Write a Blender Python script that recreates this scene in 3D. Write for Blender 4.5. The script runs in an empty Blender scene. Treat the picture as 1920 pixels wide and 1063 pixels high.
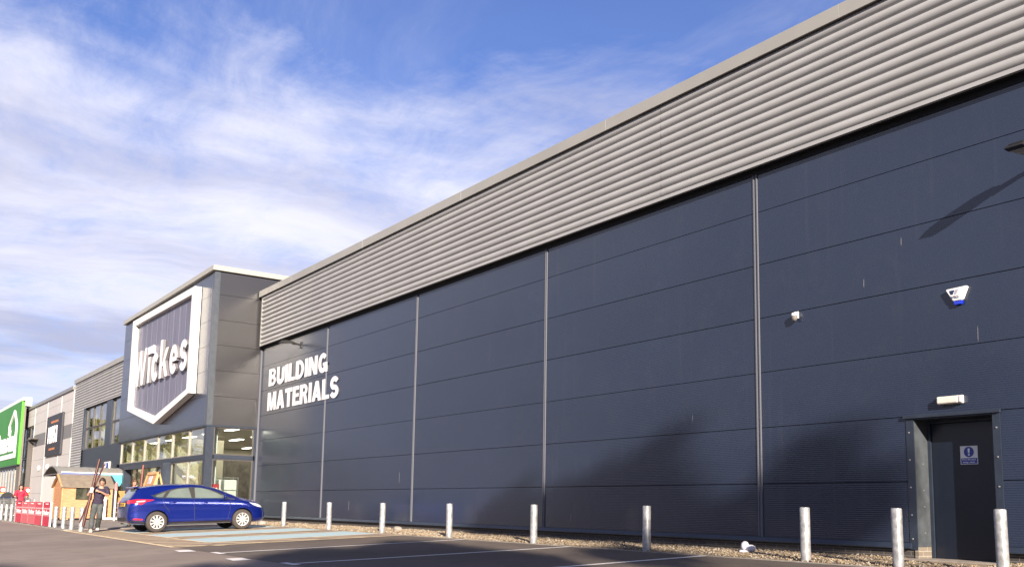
import bpy, bmesh, math, random
from mathutils import Vector, Matrix, Euler
from mathutils.bvhtree import BVHTree
R = math.radians
random.seed(7)
C = bpy.context.scene.collection
sc = bpy.context.scene

# ------------------------------------------------------------------ camera
cam = bpy.data.cameras.new("camera")
cam_o = bpy.data.objects.new("camera", cam); C.objects.link(cam_o)
def cam_axes(yaw, pitch, roll):
    cy, sy, cp, sp = math.cos(yaw), math.sin(yaw), math.cos(pitch), math.sin(pitch)
    f = Vector((-sy*cp, cy*cp, sp)); r = Vector((cy, sy, 0)); u = r.cross(f)
    c, s = math.cos(roll), math.sin(roll)
    return c*r + s*u, -s*r + c*u, f
cr, cu, cf = cam_axes(0.9652256, 0.1308273, 0.0166382)
cam_o.matrix_world = Matrix(((cr.x, cu.x, -cf.x, 0), (cr.y, cu.y, -cf.y, 0), (cr.z, cu.z, -cf.z, 1.22), (0, 0, 0, 1)))
cam.sensor_width = 36; cam.lens = 1785.82/1920*36
cam.shift_y = (717.69-531.5)/1920
cam.clip_start = 0.05; cam.clip_end = 5000
sc.camera = cam_o

# ------------------------------------------------------------------ light
SUN_DIR = Vector((-2.2, 1.0, -0.85)).normalized()
sun = bpy.data.lights.new("sun", 'SUN'); sun.energy = 5.0; sun.angle = R(0.5); sun.color = (1.0, 0.88, 0.74)
sun_o = bpy.data.objects.new("sun", sun); C.objects.link(sun_o)
sun_o.rotation_euler = SUN_DIR.to_track_quat('-Z', 'Y').to_euler()
sun_o.location = (30, -30, 40)

class NT:
    """small helper for building node trees"""
    def __init__(s, tree): s.t = tree; s.n = tree.nodes; s.l = tree.links
    def new(s, typ, **kw):
        n = s.n.new(typ)
        for k, v in kw.items():
            if k in n.inputs: n.inputs[k].default_value = v
            else: setattr(n, k, v)
        return n
    def link(s, a, b): s.l.new(a, b)
    def put(s, v, sock):
        if isinstance(v, bpy.types.NodeSocket): s.l.new(v, sock)
        else: sock.default_value = v
    def math(s, op, a, b=0.0, c=0.0, clamp=False):
        n = s.n.new('ShaderNodeMath'); n.operation = op; n.use_clamp = clamp
        s.put(a, n.inputs[0]); s.put(b, n.inputs[1]); s.put(c, n.inputs[2])
        return n.outputs[0]
    def vmath(s, op, a, b=None):
        n = s.n.new('ShaderNodeVectorMath'); n.operation = op
        s.put(a, n.inputs[0])
        if b is not None: s.put(b, n.inputs[1])
        return n.outputs[0]
    def noise(s, vec, scale, detail=6, rough=.55, dist=0.0, out=0):
        n = s.n.new('ShaderNodeTexNoise')
        if vec is not None: s.l.new(vec, n.inputs['Vector'])
        n.inputs['Scale'].default_value = scale; n.inputs['Detail'].default_value = detail
        n.inputs['Roughness'].default_value = rough; n.inputs['Distortion'].default_value = dist
        return n.outputs[out]
    def ramp(s, fac, lo, hi, a=0.0, b=1.0, smooth=True):
        n = s.n.new('ShaderNodeMapRange'); n.interpolation_type = 'SMOOTHSTEP' if smooth else 'LINEAR'
        s.put(fac, n.inputs[0]); s.put(lo, n.inputs[1]); s.put(hi, n.inputs[2]); s.put(a, n.inputs[3]); s.put(b, n.inputs[4])
        return n.outputs[0]
    def mix(s, fac, a, b):
        n = s.n.new('ShaderNodeMix'); n.data_type = 'RGBA'
        s.put(fac, n.inputs[0])
        s.put(a if isinstance(a, bpy.types.NodeSocket) else (*a[:3], 1), n.inputs[6])
        s.put(b if isinstance(b, bpy.types.NodeSocket) else (*b[:3], 1), n.inputs[7])
        return n.outputs[2]

def make_world():
    w = bpy.data.worlds.new("World"); sc.world = w; w.use_nodes = True
    t = NT(w.node_tree); t.n.clear()
    out = t.new('ShaderNodeOutputWorld'); bg = t.new('ShaderNodeBackground'); t.link(bg.outputs[0], out.inputs[0])
    sky = t.new('ShaderNodeTexSky', sky_type='NISHITA', sun_disc=False, sun_elevation=R(19.4), sun_rotation=math.atan2(2.2, -1.0),
                air_density=1.0, dust_density=0.6, ozone_density=2.0)
    co = t.new('ShaderNodeTexCoord').outputs['Generated']
    sp = t.new('ShaderNodeSeparateXYZ'); t.link(co, sp.inputs[0])
    x, y, z = sp.outputs
    zc = t.math('ADD', t.math('MAXIMUM', z, 0.0), 0.10)
    px = t.math('DIVIDE', x, zc); py = t.math('DIVIDE', y, zc)
    cb = t.new('ShaderNodeCombineXYZ'); t.link(px, cb.inputs[0]); t.link(py, cb.inputs[1])
    p = cb.outputs[0]
    # domain warp
    wn = t.noise(p, 0.9, 3, .5, 0, 1)
    wv = t.vmath('SUBTRACT', wn, (0.5, 0.5, 0.5))
    sc1 = t.new('ShaderNodeVectorMath', operation='SCALE'); t.link(wv, sc1.inputs[0]); sc1.inputs['Scale'].default_value = 0.55
    pw = t.vmath('ADD', p, sc1.outputs[0])
    def mapped(rot, sx, sy, off):
        m = t.new('ShaderNodeMapping'); t.link(pw, m.inputs[0])
        m.inputs['Rotation'].default_value = (0, 0, R(rot)); m.inputs['Scale'].default_value = (sx, sy, 1); m.inputs['Location'].default_value = off
        return m.outputs[0]
    big = t.noise(mapped(8, 1.0, .42, (3.1, 1.7, 0)), 0.85, 5, .5)
    fib = t.noise(mapped(28, .9, 1.7, (0, 5, 2)), 2.4, 9, .66, .25)
    puff = t.noise(mapped(-6, 1.7, .75, (9, 2, 4)), 1.5, 8, .62, .3)
    # elevation-driven cover: thick low down and to the left, thinning overhead
    el = t.math('ARCSINE', z)
    az = t.math('ARCTAN2', x, y)                         # -1.47 left edge of view .. -0.6 right
    edge = t.math('MULTIPLY_ADD', t.math('ADD', az, 1.47), -0.06, 0.475)
    cover = t.math('MULTIPLY', t.math('SUBTRACT', edge, el), 6.5)
    cover = t.math('MINIMUM', cover, 0.62)
    cover = t.math('MAXIMUM', cover, -0.55)
    n = t.math('ADD', t.math('MULTIPLY', t.math('SUBTRACT', big, .5), 1.05), t.math('MULTIPLY', t.math('SUBTRACT', fib, .5), 1.2))
    n = t.math('ADD', n, t.math('MULTIPLY', t.math('SUBTRACT', puff, .5), 1.15))
    dens = t.ramp(t.math('ADD', n, cover), -0.30, 0.80, 0.0, 0.92)
    veil = t.ramp(t.noise(mapped(20, .5, 1.4, (4, 4, 1)), 1.3, 8, .62, .4), 0.40, 0.80, 0.05, 0.50)
    dens = t.math('MAXIMUM', dens, veil)
    blue = t.vmath('MULTIPLY', sky.outputs[0], (0.50, 0.60, 0.98))
    shade = t.ramp(t.noise(mapped(-4, 1.3, .5, (1, 8, 3)), 1.3, 7, .58), 0.34, 0.62)
    low = t.ramp(el, 0.08, 0.31)
    shade = t.math('MULTIPLY_ADD', low, 0.35, t.math('MULTIPLY', shade, 0.68), clamp=True)
    cl = t.mix(shade, (2.8, 2.85, 3.8), (5.6, 5.55, 6.3))
    col = t.mix(dens, blue, cl)
    t.link(col, bg.inputs['Color']); bg.inputs['Strength'].default_value = 0.064
make_world()
sc.view_settings.view_transform = 'Standard'; sc.view_settings.look = 'None'
sc.view_settings.gamma = 1; sc.view_settings.use_curve_mapping = False
sc.view_settings.exposure = 1.5
sc.cycles.max_bounces = 10; sc.cycles.transparent_max_bounces = 16; sc.cycles.sample_clamp_indirect = 6

# ------------------------------------------------------------------ materials
KA = .70                                    # one scale for every paint and finish
def mat(name, col, rough=.6, metal=0.0, var=0.0, vscale=6.0, bump=0.0, bscale=40.0, coat=0.0, spec=0.5, stretch=(1, 1, 1), emit=None, col2=None):
    col = tuple(c*KA for c in col)
    m = bpy.data.materials.new(name); m.use_nodes = True
    t = NT(m.node_tree); b = t.n['Principled BSDF']
    b.inputs['Roughness'].default_value = rough; b.inputs['Metallic'].default_value = metal
    b.inputs['Coat Weight'].default_value = coat; b.inputs['Coat Roughness'].default_value = .06
    b.inputs['Specular IOR Level'].default_value = spec
    co = t.new('ShaderNodeTexCoord').outputs['Object']
    mp = t.new('ShaderNodeMapping'); t.link(co, mp.inputs[0]); mp.inputs['Scale'].default_value = stretch
    v = mp.outputs[0]
    if var > 0 or col2:
        f = t.ramp(t.noise(v, vscale, 7, .6), .3, .7)
        c2 = col2 or tuple(c*(1-var) for c in col)
        c1 = col if col2 else tuple(min(1, c*(1+var*.6)) for c in col)
        t.link(t.mix(f, c1, c2), b.inputs['Base Color'])
        t.link(t.ramp(t.noise(v, vscale*1.7, 5, .6), .25, .75, max(.03, rough-.1*min(1, var*3)), min(1, rough+.1*min(1, var*3))), b.inputs['Roughness'])
    else:
        b.inputs['Base Color'].default_value = (*col, 1)
    if bump > 0:
        bp = t.new('ShaderNodeBump'); bp.inputs['Strength'].default_value = bump; bp.inputs['Distance'].default_value = .01
        t.link(t.noise(v, bscale, 6, .6), bp.inputs['Height']); t.link(bp.outputs[0], b.inputs['Normal'])
    if emit:
        b.inputs['Emission Color'].default_value = (*emit[0], 1); b.inputs['Emission Strength'].default_value = emit[1]
    return m

def m_wall(name, col, ribdir, rough=.20, ribh=.0009, dirt=1.0, spec=.5):
    """dark profiled sheet: painted steel with fine pressed ribs and slight oil-canning"""
    col = tuple(c*KA for c in col)
    m = bpy.data.materials.new(name); m.use_nodes = True
    t = NT(m.node_tree); b = t.n['Principled BSDF']
    b.inputs['Specular IOR Level'].default_value = spec; b.inputs['Coat Weight'].default_value = .2*dirt; b.inputs['Coat Roughness'].default_value = .15
    co = t.new('ShaderNodeTexCoord').outputs['Object']
    f = t.noise(co, .35, 4, .5)
    d = t.noise(co, 2.2, 8, .65)
    c = t.mix(t.ramp(f, .3, .7), tuple(x*1.06 for x in col), tuple(x*.94 for x in col))
    sp0 = t.new('ShaderNodeSeparateXYZ'); t.link(co, sp0.inputs[0])
    cell = t.new('ShaderNodeCombineXYZ'); t.link(t.math('FLOOR', t.math('DIVIDE', t.math('ADD', sp0.outputs[0], 37.3), 6.43)), cell.inputs[0]); t.link(t.math('FLOOR', t.math('SUBTRACT', sp0.outputs[2], .73)), cell.inputs[1])
    wn = t.new('ShaderNodeTexWhiteNoise'); t.link(cell.outputs[0], wn.inputs['Vector'])        # batch-to-batch tone of each sheet
    c = t.mix(t.math('MULTIPLY', wn.outputs['Value'], .22), c, tuple(x*.6 for x in col))
    rs = t.new('ShaderNodeMapping'); t.link(co, rs.inputs[0]); rs.inputs['Scale'].default_value = (5, 5, .22)
    c = t.mix(t.math('MULTIPLY', t.ramp(t.noise(rs.outputs[0], 1.0, 5, .6), .56, .80), .045*dirt), c, (.20, .19, .19))   # faint rain streaks
    dust = t.math('MULTIPLY', t.ramp(d, .45, .95), .05*dirt)
    c = t.mix(dust, c, (.16, .145, .14))
    t.link(c, b.inputs['Base Color'])
    t.link(t.ramp(d, .3, .75, rough-.015*dirt, rough+.03*dirt), b.inputs['Roughness'])
    sp = t.new('ShaderNodeSeparateXYZ'); t.link(co, sp.inputs[0])
    s = t.math('SINE', t.math('MULTIPLY', sp.outputs['XYZ'.index(ribdir)], 2*math.pi/.033))
    s = t.math('MULTIPLY', t.ramp(s, -.2, .9), ribh)
    h = t.math('MULTIPLY_ADD', t.noise(co, .55, 1, .4), .0045*(1 if dirt > .5 else 3), s)
    bp = t.new('ShaderNodeBump'); bp.inputs['Strength'].default_value = 1.0; bp.inputs['Distance'].default_value = 1.0
    t.link(h, bp.inputs['Height']); t.link(bp.outputs[0], b.inputs['Normal'])
    return m

def m_asphalt(name="asphalt", k=1.0):
    m = bpy.data.materials.new(name); m.use_nodes = True
    t = NT(m.node_tree); b = t.n['Principled BSDF']
    co = t.new('ShaderNodeTexCoord').outputs['Object']
    big = t.noise(co, .22, 6, .6, .4); mid = t.noise(co, 1.6, 8, .65); fine = t.noise(co, 60, 4, .7)
    c = t.mix(t.ramp(big, .35, .68), tuple(k*v for v in (.180, .145, .121)), tuple(k*v for v in (.245, .197, .163)))
    c = t.mix(t.math('MULTIPLY', t.ramp(mid, .45, .75), .55), c, tuple(k*v for v in (.125, .103, .088)))
    c = t.mix(t.math('MULTIPLY', t.ramp(fine, .55, .75), .5), c, tuple(k*v for v in (.30, .25, .21)))
    v = t.new('ShaderNodeTexVoronoi'); t.link(co, v.inputs['Vector']); v.inputs['Scale'].default_value = 2.1
    spot = t.math('MULTIPLY', t.ramp(v.outputs['Distance'], .02, .05, 1, 0), .8)
    c = t.mix(spot, c, (.30, .27, .235))
    t.link(c, b.inputs['Base Color']); b.inputs['Roughness'].default_value = .88; b.inputs['Specular IOR Level'].default_value = .3
    bp = t.new('ShaderNodeBump'); bp.inputs['Strength'].default_value = .6; bp.inputs['Distance'].default_value = .006
    t.link(fine, bp.inputs['Height']); t.link(bp.outputs[0], b.inputs['Normal'])
    return m

def m_paint(name, col, wear=.5, under=(.15, .13, .12)):
    col = tuple(c*KA for c in col); under = tuple(c*KA for c in under)
    m = bpy.data.materials.new(name); m.use_nodes = True
    t = NT(m.node_tree); b = t.n['Principled BSDF']
    co = t.new('ShaderNodeTexCoord').outputs['Object']
    n = t.noise(co, 9, 9, .75); n2 = t.noise(co, 1.2, 5, .6)
    k = t.ramp(t.math('ADD', t.math('MULTIPLY', n, .7), t.math('MULTIPLY', n2, .3)), .5, .66, 0, wear)
    c = t.mix(k, t.mix(n2, tuple(x*.9 for x in col), tuple(min(1, x*1.08) for x in col)), under)
    t.link(c, b.inputs['Base Color']); b.inputs['Roughness'].default_value = .8
    return m

def m_glass(name, tint=(.82, .86, .84), rough=.015):
    m = bpy.data.materials.new(name); m.use_nodes = True
    t = NT(m.node_tree); t.n.clear()
    out = t.new('ShaderNodeOutputMaterial'); mx = t.new('ShaderNodeMixShader'); tr = t.new('ShaderNodeBsdfTransparent'); gl = t.new('ShaderNodeBsdfGlossy')
    tr.inputs[0].default_value = (*tint, 1); gl.inputs['Roughness'].default_value = rough; gl.inputs[0].default_value = (1, 1, 1, 1)
    ge = t.new('ShaderNodeNewGeometry'); dt = t.new('ShaderNodeVectorMath', operation='DOT_PRODUCT'); t.link(ge.outputs['Normal'], dt.inputs[0]); t.link(ge.outputs['Incoming'], dt.inputs[1])
    fr = t.math('MULTIPLY_ADD', t.math('POWER', t.math('SUBTRACT', 1.0, t.math('ABSOLUTE', dt.outputs['Value']), clamp=True), 4.0), .80, .035)
    co = t.new('ShaderNodeTexCoord').outputs['Object']
    bp = t.new('ShaderNodeBump'); bp.inputs['Strength'].default_value = .25; bp.inputs['Distance'].default_value = .02
    t.link(t.noise(co, .6, 1, .4), bp.inputs['Height']); t.link(bp.outputs[0], gl.inputs['Normal'])
    t.link(fr, mx.inputs[0]); t.link(tr.outputs[0], mx.inputs[1]); t.link(gl.outputs[0], mx.inputs[2]); t.link(mx.outputs[0], out.inputs[0])
    return m

def m_brick(name, c1, c2, mortar):
    c1, c2, mortar = (tuple(c*KA for c in q) for q in (c1, c2, mortar))
    m = bpy.data.materials.new(name); m.use_nodes = True
    t = NT(m.node_tree); b = t.n['Principled BSDF']
    co = t.new('ShaderNodeTexCoord').outputs['Object']
    sp = t.new('ShaderNodeSeparateXYZ'); t.link(co, sp.inputs[0])
    cb = t.new('ShaderNodeCombineXYZ'); t.link(t.math('ADD', sp.outputs[0], sp.outputs[1]), cb.inputs[0]); t.link(t.math('SUBTRACT', sp.outputs[2], .012), cb.inputs[1])
    br = t.new('ShaderNodeTexBrick'); t.link(cb.outputs[0], br.inputs[0])
    br.inputs['Scale'].default_value = 1; br.inputs['Brick Width'].default_value = .235; br.inputs['Row Height'].default_value = .074; br.inputs['Mortar Size'].default_value = .007
    br.inputs['Color1'].default_value = (*c1, 1); br.inputs['Color2'].default_value = (*c2, 1); br.inputs['Mortar'].default_value = (*mortar, 1)
    c = t.mix(t.math('MULTIPLY', t.noise(co, 14, 6, .6), .5), br.outputs[0], tuple(x*.6 for x in c1))
    t.link(c, b.inputs['Base Color']); b.inputs['Roughness'].default_value = .85
    bp = t.new('ShaderNodeBump'); bp.inputs['Strength'].default_value = .6; bp.inputs['Distance'].default_value = .006; bp.invert = True
    t.link(br.outputs['Fac'], bp.inputs['Height']); t.link(bp.outputs[0], b.inputs['Normal'])
    return m

M = {}
M['wall'] = m_wall("navy_ribbed_steel", (.024, .035, .067), 'Z')
M['wall_v'] = m_wall("navy_flat_steel", (.024, .032, .056), 'X', .22, .0004)
M['wall_r'] = m_wall("sunlit_return_steel", (.038, .036, .038), 'Z', .28, .0002, .1, .9)  # brownish base stands in for sun thrown onto the tower side
M['trim_navy'] = mat("navy_trim", (.027, .037, .058), .38, var=.15)
M['joint'] = mat("joint_cover_steel", (.12, .125, .15), .6)
M['dark'] = mat("dark_void", (.006, .007, .010), .8)
M['dark_navy'] = mat("door_navy", (.008, .013, .026), .3, var=.1, vscale=3)
M['clad'] = mat("goosewing_grey_steel", (.42, .415, .41), .42, 0, var=.07, vscale=.9, spec=.5)
M['clad_cap'] = mat("roof_trim_grey", (.36, .35, .32), .45, 0, var=.06, vscale=.8)
M['cap_white'] = mat("roof_trim_pale", (.43, .415, .36), .45, 0, var=.06)
M['brick_dark'] = m_brick("blue_brick", (.060, .052, .050), (.085, .072, .066), (.20, .185, .17))
M['brick_lit'] = m_brick("sunlit_brick", (.20, .165, .125), (.26, .21, .155), (.42, .38, .32))  # reveal brick: sunlight on it is put into a paler colour
M['asphalt'] = m_asphalt(); M['tarmac_shade'] = m_asphalt("shade_dark_tarmac", .52)
M['paving'] = mat("concrete_paving", (.28, .24, .21), .85, var=.3, vscale=2.5, bump=.3)
M['kerb'] = mat("kerb_concrete", (.36, .32, .27), .85, var=.25, vscale=4, bump=.3)
M['line_white'] = m_paint("white_road_paint", (.95, .90, .86), .5)
M['line_cream'] = m_paint("cream_road_paint", (.90, .70, .42), .55, (.2, .16, .12))
M['bay_blue'] = m_paint("blue_bay_paint", (.50, .66, .69), .5, (.22, .25, .26))
M['strip'] = mat("brown_tarmac", (.34, .25, .18), .88, var=.25, vscale=3, bump=.3)
M['galv'] = mat("galvanised_steel", (.42, .42, .42), .45, .3, var=.38, vscale=11, bump=.12, bscale=18)
M['white'] = mat("white_powdercoat", (.95, .93, .89), .4, var=.04)
M['letter'] = mat("white_acrylic", (1.1, 1.06, 1.07), .35)
M['letter_side'] = mat("letter_return", (.20, .19, .20), .5)
M['purple'] = mat("purple_panel", (.170, .165, .225), .42, var=.22, vscale=1.2, stretch=(3, 1, .25))
M['glass'] = m_glass("window_glass")
M['steel'] = mat("brushed_steel", (.55, .54, .52), .32, .8, var=.1)
M['alu'] = mat("grey_aluminium", (.30, .29, .28), .4, .3, var=.1)

# ------------------------------------------------------------------ mesh helpers
class MB:
    def __init__(s): s.v = []; s.f = []; s.m = []
    def face(s, pts, mi=0):
        i = len(s.v); s.v += [tuple(p) for p in pts]; s.f.append(tuple(range(i, i+len(pts)))); s.m.append(mi)
    def box(s, x0, x1, y0, y1, z0, z1, mi=0, T=None):
        P = [(x0,y0,z0),(x1,y0,z0),(x1,y1,z0),(x0,y1,z0),(x0,y0,z1),(x1,y0,z1),(x1,y1,z1),(x0,y1,z1)]
        if T: P = [tuple(T(*p)) for p in P]
        i = len(s.v); s.v += P
        for q in ((0,3,2,1),(4,5,6,7),(0,1,5,4),(1,2,6,5),(2,3,7,6),(3,0,4,7)):
            s.f.append(tuple(i+k for k in q)); s.m.append(mi)
        return s
    def prism(s, poly, t0, t1, fn, mi=0):
        """poly: list of 2D points; fn(a,b,t)->xyz"""
        i = len(s.v); n = len(poly)
        s.v += [tuple(fn(a, b, t0)) for a, b in poly] + [tuple(fn(a, b, t1)) for a, b in poly]
        s.f.append(tuple(range(i+n-1, i-1, -1))); s.f.append(tuple(range(i+n, i+2*n))); s.m += [mi, mi]
        for k in range(n):
            j = (k+1) % n
            s.f.append((i+k, i+j, i+n+j, i+n+k)); s.m.append(mi)
        return s
    def strip(s, poly, t0, t1, fn, mi=0, closed=False):
        i = len(s.v); n = len(poly)
        s.v += [tuple(fn(a, b, t0)) for a, b in poly] + [tuple(fn(a, b, t1)) for a, b in poly]
        for k in range(n if closed else n-1):
            j = (k+1) % n
            s.f.append((i+k, i+j, i+n+j, i+n+k)); s.m.append(mi)
        return s
    def tube(s, pts, r, n=8, mi=0, cap=True):
        pts = [Vector(p) for p in pts]
        rs = r if isinstance(r, (list, tuple)) else [r]*len(pts)
        i0 = len(s.v)
        for k, p in enumerate(pts):
            d = (pts[min(k+1, len(pts)-1)] - pts[max(k-1, 0)]).normalized()
            a = d.orthogonal().normalized() if k == 0 else (a - d*a.dot(d)).normalized()
            b = d.cross(a)
            for j in range(n):
                th = 2*math.pi*j/n
                s.v.append(tuple(p + (a*math.cos(th) + b*math.sin(th))*rs[k]))
        for k in range(len(pts)-1):
            for j in range(n):
                q = (j+1) % n
                s.f.append((i0+k*n+j, i0+k*n+q, i0+(k+1)*n+q, i0+(k+1)*n+j)); s.m.append(mi)
        if cap:
            s.f.append(tuple(i0+n-1-j for j in range(n))); s.f.append(tuple(i0+(len(pts)-1)*n+j for j in range(n))); s.m += [mi, mi]
        return s
    def lathe(s, prof, c, n=24, axis='z', mi=0):
        i0 = len(s.v); c = Vector(c)
        for r, h in prof:
            for j in range(n):
                th = 2*math.pi*j/n; a, b = r*math.cos(th), r*math.sin(th)
                s.v.append(tuple(c + Vector((a, b, h) if axis == 'z' else (h, a, b) if axis == 'x' else (a, h, b))))
        for k in range(len(prof)-1):
            for j in range(n):
                q = (j+1) % n
                s.f.append((i0+k*n+j, i0+k*n+q, i0+(k+1)*n+q, i0+(k+1)*n+j)); s.m.append(mi)
        return s
    def blob(s, c, r, seed=0, sub=1, mi=0, jit=.2):
        rnd = random.Random(seed); bm = bmesh.new(); bmesh.ops.create_icosphere(bm, subdivisions=sub, radius=1)
        i = len(s.v); rr = r if isinstance(r, (tuple, list)) else (r, r, r)
        for v in bm.verts:
            k = 1 + rnd.uniform(-jit, jit); s.v.append((c[0]+v.co.x*rr[0]*k, c[1]+v.co.y*rr[1]*k, c[2]+v.co.z*rr[2]*k))
        bm.verts.index_update()
        for f in bm.faces: s.f.append(tuple(i+v.index for v in f.verts)); s.m.append(mi)
        bm.free(); return s
    def build(s, name, m, parent=None, smooth=None, bevel=0, loc=None):
        me = bpy.data.meshes.new(name); me.from_pydata(s.v, [], s.f)
        ms = m if isinstance(m, (list, tuple)) else [m]
        for k in ms: me.materials.append(M[k] if isinstance(k, str) else k)
        me.polygons.foreach_set('material_index', s.m)
        bm = bmesh.new(); bm.from_mesh(me)
        if bevel:
            bmesh.ops.remove_doubles(bm, verts=bm.verts, dist=1e-5)
            es = [e for e in bm.edges if len(e.link_faces) == 2 and e.calc_face_angle(0) > .6]
            bmesh.ops.bevel(bm, geom=es, offset=bevel, segments=2, affect='EDGES', profile=.5)
        if smooth is not None: bmesh.ops.remove_doubles(bm, verts=bm.verts, dist=1e-5)
        bmesh.ops.recalc_face_normals(bm, faces=bm.faces)
        bm.to_mesh(me); bm.free()
        if smooth is not None:
            me.polygons.foreach_set('use_smooth', [True]*len(me.polygons))
            if smooth < 180: me.set_sharp_from_angle(angle=R(smooth))
        o = bpy.data.objects.new(name, me); C.objects.link(o)
        if parent: o.parent = parent
        if loc: o.location = loc
        return o

def tag(o, label=None, cat=None, group=None, kind=None):
    if label: o['label'] = label
    if cat: o['category'] = cat
    if group: o['group'] = group
    if kind: o['kind'] = kind
    return o
def empty(name, loc=(0, 0, 0), rz=0, label=None, cat=None, group=None):
    o = bpy.data.objects.new(name, None); C.objects.link(o); o.location = loc; o.rotation_euler = (0, 0, rz); o.empty_display_size = .2
    return tag(o, label, cat, group)
def copy_tree(o, parent=None):
    c = o.copy(); C.objects.link(c)
    if parent: c.parent = parent
    for ch in list(o.children): copy_tree(ch, c)
    return c
def evaluated(o):
    dg = bpy.context.evaluated_depsgraph_get(); dg.update()
    return bpy.data.meshes.new_from_object(o.evaluated_get(dg))
def text_mb(mb, body, x0, x1, z0, z1, yf, depth, bold=.0, mi=0, fn=None, shear=0.0, spacing=1.0, side=None):
    """letters filling the box x0..x1, z0..z1, front at yf, running back to yf+depth (or mapped through fn(a, b, t))"""
    cv = bpy.data.curves.new("lettering", 'FONT'); cv.body = body; cv.offset = bold; cv.extrude = .5; cv.resolution_u = 4; cv.shear = shear; cv.space_character = spacing
    o = bpy.data.objects.new("lettering", cv); C.objects.link(o)
    me = evaluated(o)
    xs = [v.co.x for v in me.vertices]; ys = [v.co.y for v in me.vertices]
    ax, bx, ay, by = min(xs), max(xs), min(ys), max(ys)
    i = len(mb.v)
    for v in me.vertices:
        a = x0 + (v.co.x-ax)/(bx-ax)*(x1-x0); b = z0 + (v.co.y-ay)/(by-ay)*(z1-z0); t = .5 - v.co.z
        mb.v.append(tuple(fn(a, b, t)) if fn else (a, yf + t*depth, b))
    for f in me.polygons: mb.f.append(tuple(i+k for k in f.vertices)); mb.m.append(side if side is not None and abs(f.normal.z) < .5 else mi)
    bpy.data.objects.remove(o); bpy.data.curves.remove(cv); bpy.data.meshes.remove(me)
    return mb

# heavy sign-writer's capitals and lower case as strokes in a unit-high cell: (polyline, stroke width, closed) or a plain polygon
def _c(cx, cy, rx, ry, a0, a1, n=10): return [(cx+rx*math.cos(R(a0+(a1-a0)*k/n)), cy+ry*math.sin(R(a0+(a1-a0)*k/n))) for k in range(n+1)]
GLYPH = {
 'B': (.80, [([(.14,0),(.14,1)],.28), ([(.2,.91),(.46,.91)]+_c(.46,.73,.18,.18,90,-90,8)+[(.2,.55)],.19), ([(.2,.09),(.48,.09)]+_c(.48,.29,.2,.2,-90,90,8)+[(.2,.49)],.19)]),
 'U': (.82, [([(.14,1),(.14,.34)]+_c(.41,.34,.27,.23,180,360,10)+[(.68,1)],.27)]),
 'I': (.28, [([(.14,0),(.14,1)],.28)]),
 'L': (.66, [([(.14,0),(.14,1)],.28), ([(.2,.10),(.66,.10)],.20)]),
 'D': (.82, [([(.14,0),(.14,1)],.28), ([(.2,.91),(.36,.91)]+_c(.36,.5,.33,.41,90,-90,12)+[(.2,.09)],.21)]),
 'N': (.82, [([(.13,0),(.13,1)],.26), ([(.69,0),(.69,1)],.26), [(.0,1),(.28,1),(.82,0),(.54,0)]]),
 'G': (.84, [(_c(.42,.5,.28,.40,40,330,18)+[(.70,.40)],.24), ([(.44,.42),(.84,.42)],.17), ([(.74,.0),(.74,.48)],.20)]),
 'M': (1.0, [([(.12,0),(.12,1)],.24), ([(.88,0),(.88,1)],.24), [(.0,1),(.34,1),(.58,0),(.42,0)], [(.66,1),(1.0,1),(.58,0),(.42,0)]]),
 'A': (.88, [[(0,0),(.27,0),(.58,1),(.30,1)], [(.88,0),(.61,0),(.30,1),(.58,1)], ([(.2,.27),(.68,.27)],.18)]),
 'T': (.76, [([(.38,0),(.38,1)],.28), ([(0,.89),(.76,.89)],.22)]),
 'E': (.68, [([(.14,0),(.14,1)],.28), ([(.2,.90),(.66,.90)],.20), ([(.2,.52),(.62,.52)],.18), ([(.2,.10),(.68,.10)],.20)]),
 'R': (.82, [([(.14,0),(.14,1)],.28), ([(.2,.90),(.46,.90)]+_c(.46,.70,.2,.2,90,-90,8)+[(.2,.50)],.20), [(.36,.5),(.62,.5),(.82,0),(.53,0)]]),
 'S': (.78, [(_c(.39,.70,.25,.21,20,250,12)+_c(.39,.295,.26,.205,80,-160,14),.235)]),
 'P': (.78, [([(.14,0),(.14,1)],.28), ([(.2,.90),(.44,.90)]+_c(.44,.68,.2,.22,90,-90,8)+[(.2,.46)],.20)]),
 'W': (1.16, [[(0,1),(.20,1),(.40,0),(.22,0)], [(.49,.98),(.64,.98),(.40,0),(.24,0)], [(.50,.98),(.65,.98),(.88,0),(.72,0)], [(.96,1),(1.15,1),(.90,0),(.74,0)]]),
 'i': (.26, [([(.13,0),(.13,.70)],.20)]),
 'c': (.62, [(_c(.34,.36,.21,.27,38,322,18),.22)]),
 'k': (.72, [([(.10,0),(.10,1)],.20), [(.2,.30),(.50,.74),(.74,.74),(.36,.30)], [(.26,.40),(.42,.50),(.74,0),(.52,0)]]),
 'e': (.68, [(_c(.34,.36,.22,.27,-2,318,20),.20), ([(.2,.36),(.58,.36)],.11)]),
 's': (.60, [(_c(.31,.51,.18,.145,15,255,12)+_c(.31,.215,.19,.145,75,-165,14),.175)]),
}
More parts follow.
